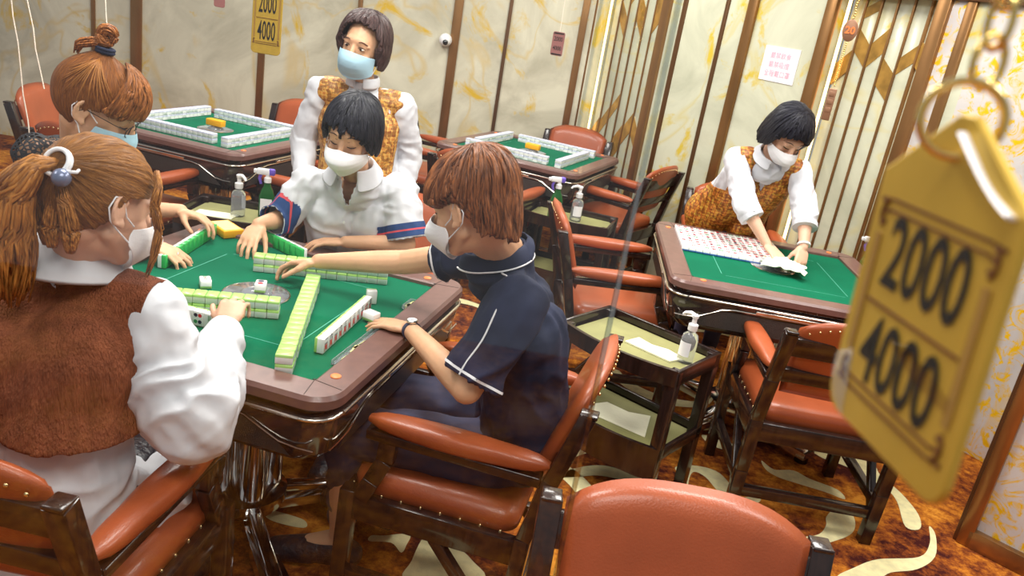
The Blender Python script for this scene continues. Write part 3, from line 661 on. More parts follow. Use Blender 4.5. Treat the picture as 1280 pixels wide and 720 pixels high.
# loose tiles
def loose(me, x, y, z, rz, label, rx=0., ry=0.): tile(me, Matrix.Translation((x, y, z)) @ Matrix.Rotation(rz, 4, 'Z') @ Matrix.Rotation(rx, 4, 'X') @ Matrix.Rotation(ry, 4, 'Y') @ Matrix.Translation((0, 0, -TD / 2)), label, None)
loose(GL[10 - 0], -.892, 2.185, TH + TD / 2 + .001, .5, 'single discarded tile lying face up left of the dial', PI)
loose(GL[9], -.728, 2.185, TH + .018 + TD / 2, .2, 'single tile lying on the clear dice dome of the dial', PI)
loose(TM['g'], -.418, 2.275, TH + TL / 2 + .001, .35, 'single tile standing upright beyond the end of the right-hand player\'s row', -PI / 2)
loose(TM['g'], -.385, 2.13, TH + .020, 1.1, 'tile being pushed by the left hand of the navy-shirted player', PI)
# table being wiped: full set laid face up, nine deep
X3 = XT(T3)
n3 = 0
for r in range(9):
    for c in range(15):
        px, py = -.395 + c * TW, .385 - r * TL
        if c >= 13 and r >= 6: continue
        X = X3 @ Matrix.Translation((px, py, TH + .001 + TD)) @ Matrix.Rotation(rt.uniform(-.02, .02), 4, 'Z') @ Matrix.Rotation(PI, 4, 'Y')
        tile(GB[rt.randrange(len(GB))], X, 'tile of the face-up block lying on the table being wiped', 'face-up tiles on the table being wiped'); n3 += 1
# idle tables: four walls each in a pinwheel
def idle(T, single):
    X = XT(T); st = G()
    base = TM['b']; vv = [v.co.copy() for v in base.vertices]; ff = [tuple(p.vertices) for p in base.polygons]; mi = [p.material_index for p in base.polygons]
    for s in range(4):
        R = X @ Matrix.Rotation(s * PI / 2, 4, 'Z')
        for k in range(2):
            for i in range(18):
                q = Matrix.Translation((-.335 + i * TW, -.315, TH + .001 + k * (TD + .0004))) @ Matrix.Rotation(rt.uniform(-.01, .01), 4, 'Z')
                if s in single: tile(base, R @ q, 'white and lilac tile in the near-edge double row of the left idle table', 'tiles of the near wall on the left idle table')
                else:
                    o = len(st.v); st.v += [tuple(R @ q @ v) for v in vv]
                    for f, m_ in zip(ff, mi): st.f.append(tuple(a + o for a in f)); st.m.append(m_); st.s.append(True)
    return st
a_ = idle(T1, (0,)); b_ = idle(T2, ())
o = len(a_.v); a_.v += b_.v; a_.f += [tuple(i + o for i in f) for f in b_.f]; a_.m += b_.m; a_.s += b_.s
o = a_.build('mahjong_tile', ['tile_w', 'tile_b']); tag(o, 'white and lilac tiles walled up in squares on the two idle tables at the back', 'mahjong tiles', None, 'stuff')
for T, lab in ((T1, 'small gold carton on the dial of the left idle table'), (T2, 'small gold carton on the dial of the middle idle table')):
    g = G(); g.box((0, 0, TH + .04), (.10, .045, .035), None, .004, 0, 2, XT(T)); o = g.build('small_box', 'boxo'); tag(o, lab, 'box')
# orange carton at the far corner of the table in use
t = thing('playing_card_box', 'orange carton with a yellowish top at the far left corner of the table in use', 'box', (-1.035, 2.70, TH + .002), -.75)
g = G(); g.box((0, 0, .014), (.125, .075, .028), None, .003); g.build('carton', 'boxo', t); g = G(); g.box((0, 0, .0285), (.105, .06, .001)); g.build('top_label', 'boxy', t)
# clear chip tray on the right edge of the felt
def tray(label, x, y, ang, L_):
    t = thing('chip_tray', label, 'tray', (x, y, TH + .001), ang); g = G(); w = .036
    g.box((0, 0, .001), (w, L_, .002)); 
    for s in (-1, 1): g.box((s * w / 2, 0, .006), (.002, L_, .012))
    for s in (-1, 1): g.box((0, s * L_ / 2, .006), (w, .002, .012))
    g.build('tray', 'plastic', t); g = G()
    for i in range(5): g.box((rt.uniform(-.006, .006), -L_ * .3 + i * L_ * .1, .005), (.016, .05, .004), Matrix.Rotation(rt.uniform(-.3, .3), 3, 'Z'))
    g.build('counting_sticks', 'boxy', t)
tray('clear tray of yellow counting sticks along the felt edge before the navy-shirted player', -.372, 1.945, -.211, .26)
tray('clear tray at the felt edge beyond the hand with the wristwatch', -.295, 2.30, -.211, .07)
# wiping cloth
g = G(); vs = []; n = 16
for i in range(n + 1):
    for j in range(n + 1):
        u, v = i / n - .5, j / n - .5; r = math.hypot(u, v)
        p = V((u * .19 + .02 * noise.noise(V((u * 5, v * 5, 1))), v * .15 + .02 * noise.noise(V((u * 5, v * 5, 9))), .010 + .035 * max(0, 1 - r * 2) + .016 * noise.noise(V((u * 9, v * 9, 3)))))
        vs.append(p)
fs = [(i * (n + 1) + j, (i + 1) * (n + 1) + j, (i + 1) * (n + 1) + j + 1, i * (n + 1) + j + 1) for i in range(n) for j in range(n)]
g.add(vs, fs); o = g.build('wiping_cloth', 'towel', None, 0, (1.165, 3.44, TH + .030)); o.rotation_euler = (0, 0, -.3); applied(o, [('SOLIDIFY', dict(thickness=.006)), ('SUBSURF', dict(levels=1, render_levels=1))]); tag(o, 'crumpled cream cloth under the hand of the bending waitress', 'cloth')

# ------------------------------------------------------------------ people
def blob(name, prims, mats, parent, vox=.006, sm=4, cut=None, thick=0., disp=0., dscale=9., post=None, seed=0., fold=None):
    g = G()
    for p in prims:
        if p[0] == 'c': g.cap(p[1], p[2], p[3], p[4], 14)
        else: g.ell(p[1], p[2], p[3] if len(p) > 3 else None, n=18)
    o = g.build(name, mats, None, 0)
    mods = [('REMESH', dict(mode='VOXEL', voxel_size=vox, use_smooth_shade=True))]
    if sm: mods.append(('SMOOTH', dict(factor=.5, iterations=sm)))
    applied(o, mods)
    me = o.data
    if disp or post or fold:
        b = bmesh.new(); b.from_mesh(me); b.normal_update()
        for v in b.verts:
            d = 0
            if disp:
                q = v.co * dscale; q = V((q.x + seed, q.y, q.z)); n1 = noise.noise(q + V((noise.noise(q * .7) * 1.5, 0, noise.noise(q * .7 + V((5, 5, 5))) * 1.5)))
                d += disp * (1 - 2.6 * abs(n1)) + disp * .35 * noise.noise(q * 3)
            if fold: d += fold(v.co)
            if d: v.co += v.normal * d
            if post: v.co = post(v.co)
        b.to_mesh(me); b.free()
    if cut:
        b = bmesh.new(); b.from_mesh(me)
        bmesh.ops.delete(b, geom=[v for v in b.verts if cut(v.co)], context='VERTS')
        for v in b.verts:
            if v.is_boundary:
                n = [e.other_vert(v).co for e in v.link_edges if e.is_boundary]
                if n: v.co = v.co * .5 + sum(n, V()) / len(n) * .5
        b.to_mesh(me); b.free()
    if thick: applied(o, [('SOLIDIFY', dict(thickness=thick, offset=-1.))])
    for p in o.data.polygons: p.use_smooth = True
    o.parent = parent; o.matrix_parent_inverse = parent.matrix_world.inverted()
    return o
def put(g, name, mats, parent, angle=60):
    o = g.build(name, mats, None, angle); o.parent = parent; o.matrix_parent_inverse = parent.matrix_world.inverted(); return o

class Head:
    def __init__(s, c, f, u, k=1.):
        s.c = V(c); s.f = V(f).normalized(); s.u = V(u); s.u = (s.u - s.f * s.u.dot(s.f)).normalized(); s.l = s.u.cross(s.f); s.k = k
        s.R = Matrix((s.l, s.f, s.u)).transposed()
        s.T = Matrix.Translation(s.c) @ s.R.to_4x4() @ Matrix.Scale(k, 4)
        s.I = s.T.inverted()
    def p(s, x, y, z): return s.T @ V((x, y, z))
    def e(s, x, y, z, a, b, c): return ('e', s.p(x, y, z), (a * s.k, b * s.k, c * s.k), s.R)
    def cc(s, a, b, ra, rb): return ('c', s.p(*a), s.p(*b), ra * s.k, rb * s.k)
    def prims(s):
        P = [s.e(0, -.018, .030, .074, .092, .083), s.e(0, .020, .0, .066, .070, .085), s.e(0, .030, -.045, .056, .052, .062),
             s.e(0, .062, -.094, .024, .022, .018), s.cc((0, .088, .012), (0, .106, -.026), .008, .0125), s.e(0, .094, -.034, .019, .011, .009),
             s.e(0, .070, .032, .046, .022, .022)]
        for q in (-1, 1):
            P += [s.cc((q * .048, .004, -.052), (q * .020, .055, -.092), .017, .017), s.e(q * .034, .058, -.030, .024, .024, .024),
                  s.e(q * .0775, -.008, -.006, .006, .016, .026), s.cc((q * .030, .081, .021), (q * .052, .066, .020), .006, .005),
                  s.e(q * .031, .072, .008, .015, .012, .010)]
        for q in (-1, 1):
            E_ = [(q * (.080 + .009 * max(0, -math.cos(a))), -.010 + .0165 * math.cos(a) * .9, -.004 + .028 * math.sin(a)) for a in [.5 + (4.9 - .5) * i / 8 for i in range(9)]]
            P += [s.cc(E_[i], E_[i + 1], .0046, .0046) for i in range(8)] + [s.e(q * .080, .002, -.030, .006, .008, .009)]
        P += [s.cc((-.018, .089, -.062), (.018, .089, -.062), .006, .006), s.cc((-.014, .088, -.071), (.014, .088, -.071), .007, .007)]
        return P
    def face(s, root, eyes='down', brow='brow', mood=0.):
        for q in (-1, 1):
            g = G(); g.tube([s.p(q * (.018 + .032 * i / 6), .090 - .017 * (i / 6) ** 1.6, .0320 + .0055 * math.sin(PI * (i / 6) ** .8) - .004 * i / 6) for i in range(7)], [.0012 * s.k * (1 + 2 * math.sin(PI * (i + .6) / 7.6)) for i in range(7)], 6, flat=.6); put(g, 'eyebrow', brow, root)
            if eyes == 'open':
                g = G(); g.ell(s.p(q * .031, .0745, .0075), (.0115 * s.k, .0115 * s.k, .0040 * s.k), s.R); e = put(g, 'eye', 'eyew', root)
                g = G(); g.ell(s.p(q * .030 - .001, .0835, .007), (.0062 * s.k, .003 * s.k, .0044 * s.k), s.R); put(g, 'iris', 'iris', root)
            dz = .001 if eyes == 'down' else .0105
            bow = -.0035 if eyes == 'down' else .0045
            g = G(); g.tube([s.p(q * (.017 + .028 * i / 6), .0875 - .012 * (i / 6) ** 1.5, dz + .0 + bow * math.sin(PI * i / 6)) for i in range(7)], [.0013 * s.k * (.5 + math.sin(PI * (i + .5) / 7)) for i in range(7)], 6); put(g, 'eyelashes', 'lash', root)
            g = G(); g.tube([s.p(q * (.018 + .028 * i / 6), .0865 - .012 * (i / 6) ** 1.5, .0165 + .0025 * math.sin(PI * i / 6)) for i in range(7)], .0006 * s.k, 5); put(g, 'eyelid_fold', 'brow', root)
    def mask(s, root, kind='flat', m='mask_b', loops=True):
        nu, nv = 36, 22; vs = []; fs = []; uv = []
        for j in range(nv + 1):
            v = j / nv
            if kind == 'flat':
                yc = [.108, .122, .124, .114, .092, .070]; zc = [-.006, -.026, -.050, -.074, -.098, -.118]
            else:
                yc = [.109, .130, .140, .132, .105, .075]; zc = [-.006, -.026, -.046, -.068, -.094, -.120]
            a = v * 5; i0 = min(4, int(a)); t = a - i0; Y = yc[i0] * (1 - t) + yc[i0 + 1] * t; Z = zc[i0] * (1 - t) + zc[i0 + 1] * t
            for i in range(nu + 1):
                u = -1 + 2 * i / nu; w = abs(u) ** (1.7 if kind == 'flat' else 1.25)
                th = u * 1.12; x = .0735 * math.sin(th) / math.sin(1.12) * (1 if kind == 'flat' else 1)
                ze = (-.022 - .068 * v) if kind == 'flat' else (-.034 - .032 * v)
                z = Z * (1 - w) + ze * w; ye = .030 - .004 * math.sin(v * PI)
                y = Y * math.cos(th * 1.2) if False else ye + (Y - ye) * (1 - abs(u) ** 2.1)
                # keep clear of the cheeks
                y = max(y, .020 + .070 * math.sqrt(max(0, 1 - (x / .0745) ** 2)) - .012 * v) if abs(u) < .93 else y
                if kind == 'flat':
                    for pz in (.30, .52, .72): y += .0028 * max(0, 1 - abs(v - pz) / .05) * (1 - w)
                vs.append(s.p(x, y + .001, z))
        for j in range(nv):
            for i in range(nu): a = j * (nu + 1) + i; fs.append((a, a + nu + 1, a + nu + 2, a + 1))
        g = G(); g.add(vs, fs); o = g.build('face_mask', m, None, 0); applied(o, [('SOLIDIFY', dict(thickness=.0018, offset=1.)), ('SUBSURF', dict(levels=1, render_levels=1))])
        for p in o.data.polygons: p.use_smooth = True
        o.parent = root; o.matrix_parent_inverse = root.matrix_world.inverted()
        for q in (-1, 1):
            zt, zb = (-.014, -.085) if kind == 'flat' else (-.028, -.060)
            g = G(); g.tube([s.p(q * .0735, .032, zt), s.p(q * .078, .010, zt + .014), s.p(q * .0835, -.010, .020), s.p(q * .086, -.026, .018), s.p(q * .087, -.034, -.004), s.p(q * .084, -.024, -.026), s.p(q * .079, -.004, -.040), s.p(q * .0735, .030, zb)], .0016 * s.k, 6)
            e = put(g, 'ear_loop', 'mask_w', o)
    def hair(s, root, hem, m, rx=.090, ry=.110, rz=.100, cz=.030, cy=-.014, amp=.0035, jit=.008, tilt=-.25, seed=1., curl=.12, name='hair', phi=None, eq=.55, flare=.0):
        nu, nv = 220, 40; vs = []; fs = []; uvs = []
        ct, st = math.cos(tilt), math.sin(tilt)
        for i in range(nu + (1 if phi else 0)):
            ph = (-PI + 2 * PI * i / nu) if not phi else (phi[0] + (phi[1] - phi[0]) * i / nu)
            a = abs((ph + PI) % (2 * PI) - PI) * 180 / PI; hz = None
            side = 'L' if math.sin(ph) > 0 else 'R'; pts = hem.get(side, hem['B'])
            for (a0, z0), (a1, z1) in zip(pts, pts[1:]):
                if a0 <= a <= a1: t = (a - a0) / (a1 - a0); t = t * t * (3 - 2 * t); hz = z0 + (z1 - z0) * t; break
            if hz is None: hz = pts[-1][1]
            hz += jit * (noise.noise(V((math.cos(ph) * 14, math.sin(ph) * 14, seed))) + .6 * noise.noise(V((math.cos(ph) * 40, math.sin(ph) * 40, seed + 3))))
            for j in range(nv + 1):
                v = j / nv
                if hz >= cz:
                    am = math.acos(min(1, (hz - cz) / rz)); al = v * am; drop = 0; q = 0
                else:
                    if v < eq: al = v / eq * PI / 2; drop = 0; q = 0
                    else: al = PI / 2; q = (v - eq) / (1 - eq); drop = q * (cz - hz)
                sh = 1 - curl * q ** 2 * (.4 + abs(math.sin(ph)) * .2) + flare * math.sin(PI * min(1, q)) * .5
                x = rx * math.sin(al) * math.sin(ph) * sh; y = ry * math.sin(al) * math.cos(ph) * sh; z = rz * math.cos(al) - drop
                # shift the crown back: swirl origin
                kk = math.cos(al) if drop == 0 else 0
                y += tilt * .10 * kk * (1 if al < PI / 2 else 0)
                w = min(1, math.sin(al) * 1.6)
                gr = amp * w * (noise.noise(V((math.cos(ph) * 9, math.sin(ph) * 9, v * 1.6 + seed))) * 1.3 + .8 * noise.noise(V((math.cos(ph) * 30, math.sin(ph) * 30, v * 2.2 + seed))) + .5 * noise.noise(V((math.cos(ph) * 75, math.sin(ph) * 75, v * 3 + seed))))
                rr = math.hypot(x, y) or 1; x += x / rr * gr * 1.2; y += y / rr * gr * 1.2; z += gr * math.cos(al)
                vs.append(s.p(x, y + cy, z + cz)); uvs.append((i / nu * 3, v))
        W = nv + 1; N_ = nu if not phi else nu
        for i in range(N_):
            for j in range(nv):
                a = i * W + j; b = ((i + 1) % nu if not phi else i + 1) * W + j; fs.append((a, b, b + 1, a + 1))
        g = G(); g.add(vs, fs); o = g.build(name, m, None, 0); me = o.data; ul = me.uv_layers.new(name='UVMap')
        for p in me.polygons:
            for li in p.loop_indices: ul.data[li].uv = uvs[me.loops[li].vertex_index]
        applied(o, [('SOLIDIFY', dict(thickness=.010 * s.k, offset=-1.))])
        for p in o.data.polygons: p.use_smooth = True
        o.parent = root; o.matrix_parent_inverse = root.matrix_world.inverted(); return o
    def hair_pulled(s, root, tie, m, rx=.083, ry=.103, rz=.092, seed=1., amp=.003, line=((.11, .085), (.075, .055), (.045, .030), (.0, .022), (-.030, -.045), (-.10, -.095))):
        """hair combed from the hairline to a tie point"""
        cen = V((0, -.014, .028)); q = (V(tie) - cen).normalized(); a1 = q.orthogonal().normalized(); a2 = q.cross(a1)
        def zl(y):
            L = sorted(line); 
            if y <= L[0][0]: return L[0][1]
            for (y0, z0), (y1, z1) in zip(L, L[1:]):
                if y0 <= y <= y1: return z0 + (z1 - z0) * (y - y0) / (y1 - y0)
            return L[-1][1]
        nu, nv = 240, 36; vs = []; uvs = []; fs = []
        def surf(d):
            r = 1 / math.sqrt((d.x / rx) ** 2 + (d.y / ry) ** 2 + (d.z / rz) ** 2); return cen + d * r
        for i in range(nu):
            ph = 2 * PI * i / nu; ax = a1 * math.cos(ph) + a2 * math.sin(ph); am = 2.9
            for k in range(1, 75):
                al = k * .04; p = surf(q * math.cos(al) + ax * math.sin(al))
                if p.z < zl(p.y): am = al; break
            am += .03 * noise.noise(V((ph * 5, seed, 0)))
            for j in range(nv + 1):
                v = j / nv; al = v * am; p = surf(q * math.cos(al) + ax * math.sin(al)); w = min(1, v * 4)
                n = (p - cen).normalized(); gr = amp * w * (1.2 * noise.noise(V((math.cos(ph) * 7, math.sin(ph) * 7, v + seed))) + .9 * noise.noise(V((math.cos(ph) * 26, math.sin(ph) * 26, v * 1.5 + seed))) + .5 * noise.noise(V((math.cos(ph) * 70, math.sin(ph) * 70, v * 2))))
                vs.append(s.p(*(p + n * (gr + .012 * math.exp(-(v * 7) ** 2))))); uvs.append((i / nu * 3, v))
        W = nv + 1
        for i in range(nu):
            for j in range(nv): a = i * W + j; b = ((i + 1) % nu) * W + j; fs.append((a, b, b + 1, a + 1))
        g = G(); g.add(vs, fs); o = g.build('hair', m, None, 0); me = o.data; ul = me.uv_layers.new(name='UVMap')
        for p in me.polygons:
            for li in p.loop_indices: ul.data[li].uv = uvs[me.loops[li].vertex_index]
        applied(o, [('SOLIDIFY', dict(thickness=.008 * s.k, offset=-1.))])
        for p in o.data.polygons: p.use_smooth = True
        o.parent = root; o.matrix_parent_inverse = root.matrix_world.inverted(); return o
def strands(name, root, pts, r0, r1, n, m, seed=1, thin=.0035, wave=.004):
    """bundle of locks following a centre line (world points)"""
    rn = random.Random(seed); P = [V(p) for p in pts]; K = len(P); g = G(); uvc = 0
    for i in range(n):
        a = rn.uniform(0, 2 * PI); rr = math.sqrt(rn.random()); L = rn.uniform(.72, 1.); pp = []; rad = []; ph = rn.uniform(0, 6)
        M_ = 14
        for j in range(M_):
            t = j / (M_ - 1) * L; x = t * (K - 1); i0 = min(K - 2, int(x)); f = x - i0
            c = P[i0].lerp(P[i0 + 1], f); d = (P[i0 + 1] - P[i0]).normalized(); s_ = d.cross(V((0, 0, 1))); 
            if s_.length < .05: s_ = d.cross(V((0, 1, 0)))
            s_.normalize(); u_ = s_.cross(d); R = r0 + (r1 - r0) * t; env = min(1, .35 + 2.2 * t) * (1 - .5 * max(0, t - .7) / .3)
            c = c + (s_ * math.cos(a) + u_ * math.sin(a)) * R * rr * env + s_ * wave * math.sin(t * 7 + ph) * t
            pp.append(c); rad.append(thin * (1 - .75 * t) + .0006)
        g.tube(pp, rad, 5)
    o = put(g, name, m, root, 0); me = o.data; ul = me.uv_layers.new(name='UVMap')
    for p in me.polygons:
        for li in p.loop_indices: vi = me.loops[li].vertex_index; ul.data[li].uv = ((vi // (14 * 5)) * .13, (vi % 70) / 70)
    return o

def hand(wrist, d, nrm, side, curls=(.3, .3, .3, .3), spread=.08, thumb=(.75, .55, -.25), k=1., tcurl=.25):
    """side: +1 when the thumb is on the d x nrm side"""
    w = V(wrist); d = V(d).normalized(); n = V(nrm); n = (n - d * n.dot(d)).normalized(); s = d.cross(n) * side; P = []
    q = lambda a, b, c: w + (d * a + s * b + n * c) * k
    R = Matrix((s, d, n)).transposed()
    P.append(('e', q(.045, .0, -.002), (.036 * k, .050 * k, .0145 * k), R)); P.append(('e', q(.068, .002, .0), (.038 * k, .026 * k, .012 * k), R)); P.append(('e', q(.03, .02, -.008), (.018 * k, .030 * k, .014 * k), R))
    base = [(.086, .029), (.090, .010), (.085, -.010), (.076, -.028)]; LN = [(.040, .024, .019), (.044, .028, .020), (.041, .026, .019), (.033, .020, .017)]; RD = [.0084, .0086, .0082, .0073]
    for i in range(4):
        b = q(base[i][0], base[i][1], .0); P.append(('c', q(.03, base[i][1] * .8, 0), b, .011 * k, RD[i] * 1.12 * k)); ang = curls[i] * .6; sp = (1.5 - i) * spread
        for j in range(3):
            dd = (d * math.cos(sp) + s * math.sin(sp)) * math.cos(ang) - n * math.sin(ang); e = b + dd * LN[i][j] * k
            P.append(('c', b, e, RD[i] * (1 - .08 * j) * k, RD[i] * (1 - .08 * (j + 1)) * k)); b = e; ang += curls[i] * (1.0 if j == 0 else .8)
    b = q(.022, .022, -.006); dd = (d * thumb[1] + s * thumb[0] + n * thumb[2]).normalized()
    for j, (L, r) in enumerate(((.040, .0135), (.030, .0100), (.025, .0088))):
        e = b + dd * L * k; P.append(('c', b, e, r * k, r * .88 * k)); b = e; dd = (dd + (d * .5 - s * .5) * tcurl).normalized()
    return P
def arm(sh, el, wr, k=1.): 
    sh, el, wr = V(sh), V(el), V(wr); m = el.lerp(wr, .28)
    return [('c', sh, el, .046 * k, .037 * k), ('c', el, m, .037 * k, .036 * k), ('c', m, wr, .036 * k, .0235 * k)]
def torso(pel, che, shL, shR, k=1., wid=1.):
    pel, che, shL, shR = V(pel), V(che), V(shL), V(shR); lat = (shL - shR).normalized(); mid = pel.lerp(che, .5); P = []
    for s in (-1, 1):
        P += [('c', pel + lat * s * .065 * wid, mid + lat * s * .05 * wid, .110 * k, .100 * k), ('c', mid + lat * s * .05 * wid, che + lat * s * .062 * wid, .100 * k, .098 * k)]
    c2 = (shL + shR) / 2
    P += [('c', shL - lat * .035, shR + lat * .035, .050 * k, .050 * k), ('c', che + lat * .06, c2 + lat * .09, .095 * k, .050 * k), ('c', che - lat * .06, c2 - lat * .09, .095 * k, .050 * k)]
    return P
def neck(H, nb, k=1.): return [('c', H.p(0, -.026, -.050), V(nb), .046 * k, .053 * k), ('c', H.p(0, .004, -.065), V(nb), .040 * k, .046 * k)]
def leg(hip, kn, an, toe, k=1.):
    hip, kn, an, toe = V(hip), V(kn), V(an), V(toe); m = kn.lerp(an, .3)
    return [('c', hip, kn, .082 * k, .056 * k), ('c', kn, m, .055 * k, .052 * k), ('c', m, an, .052 * k, .034 * k), ('c', an, toe, .034, .028)]
def shoe(parent, an, toe, m='shoe', k=1.):
    an, toe = V(an), V(toe); d = (toe - an); d.z = 0; d.normalize(); z0 = min(an.z, toe.z) - .03
    P = [('c', an + V((0, 0, -.03)), toe + d * .015 + V((0, 0, .002)), .046, .037), ('c', an + V((0, 0, -.05)) - d * .03, an + V((0, 0, -.05)) + d * .09, .042, .040), ('c', an + d * .09 + V((0, 0, -.058)), toe + d * .03 + V((0, 0, -.008)), .040, .030), ('c', an + V((0, 0, -.03)), an + V((0, 0, -.045)), .043, .045)]
    zf = .004
    return blob('shoe', P, m, parent, .006, 3, post=lambda c: V((c.x, c.y, max(c.z, zf))), cut=lambda c: c.z > an.z + .02 - .0)
def sleeve(sh, el, end, r0, r1, r2): return [('c', V(sh), V(el), r0, r1), ('c', V(el), V(end), r1, r2)]
def band(g, a, b, ra, rb, th=.003, n=28, m=0):
    """short cuff or stripe around a limb from a to b"""
    a, b = V(a), V(b); g.tube([a, a.lerp(b, .02), a.lerp(b, .5), a.lerp(b, .98), b], [ra * .98, ra, (ra + rb) / 2, rb, rb * .98], n, m)
def collar(root, nb, up, f, r0, r1, h, m, gap=.5, flare=.02, drop=0., low=0.):
    """collar ring around the neck, open at the front by gap radians"""
    up = V(up).normalized(); f = V(f); f = (f - up * f.dot(up)).normalized(); l = up.cross(f); vs = []; fs = []; n = 40
    for i in range(n + 1):
        a = gap + (2 * PI - 2 * gap) * i / n; dr = f * math.cos(a) + l * math.sin(a); e = (1 + .25 * max(0, math.cos(a)))
        for rr, z in ((r0 * 1.06, -.012), (r0, h), (r0 + .005, h * 1.04), ((r0 + r1) / 2 + .006, h * .55 - low * .3 - drop * (.5 + .5 * math.cos(a))), (r1 + flare, -.004 - low - drop * (.5 + .5 * math.cos(a)))): vs.append(V(nb) + dr * rr * e + up * z)
    for i in range(n):
        for j in range(4): a = i * 5 + j; fs.append((a, a + 5, a + 6, a + 1))
    g = G(); g.add(vs, fs); o = g.build('collar', m, None, 0); applied(o, [('SOLIDIFY', dict(thickness=.003)), ('SUBSURF', dict(levels=1, render_levels=1))])
    for p in o.data.polygons: p.use_smooth = True
    o.parent = root; o.matrix_parent_inverse = root.matrix_world.inverted(); return o
def trim(o, name, m, root, c, d, a, b, rad, off=.0018):
    """a strip of trim that lies on garment o between two planes across a limb"""
    w = bmesh.new(); w.from_mesh(o.data); c = V(c); d = V(d).normalized()
    bmesh.ops.delete(w, geom=[v for v in w.verts if abs((v.co - c).dot(d)) > .10 or ((v.co - c) - d * (v.co - c).dot(d)).length > rad], context='VERTS')
    for q, kw in ((a, dict(clear_inner=True)), (b, dict(clear_outer=True))):
        bmesh.ops.bisect_plane(w, geom=list(w.verts) + list(w.edges) + list(w.faces), plane_co=c + d * q, plane_no=d, **kw)
    w.normal_update()
    for v in w.verts: v.co += v.normal * off
    me = bpy.data.meshes.new(name); w.to_mesh(me); w.free(); me.materials.clear(); me.materials.append(M[m])
    for p in me.polygons: p.use_smooth = True; p.material_index = 0
    n = bpy.data.objects.new(name, me); C.objects.link(n); n.parent = root; n.matrix_parent_inverse = root.matrix_world.inverted(); return n
def snapped(o, pts, n=24, off=.0012):
    out = []; P = [V(p) for p in pts]; K = len(P) - 1
    inv = o.matrix_world.inverted()
    for i in range(n + 1):
        x = i / n * K; j = min(K - 1, int(x)); p = P[j].lerp(P[j + 1], x - j); ok, loc, nr, ix = o.closest_point_on_mesh(p); out.append((loc + nr * off) if ok else p)
    for _ in range(2): out = [out[0]] + [(out[i - 1] + out[i] * 2 + out[i + 1]) / 4 for i in range(1, len(out) - 1)] + [out[-1]]
    return out
def person(label, loc):
    t = thing('person', label, 'person', loc, 0); bpy.context.view_layer.update(); return t
def ear_shape(c): return c

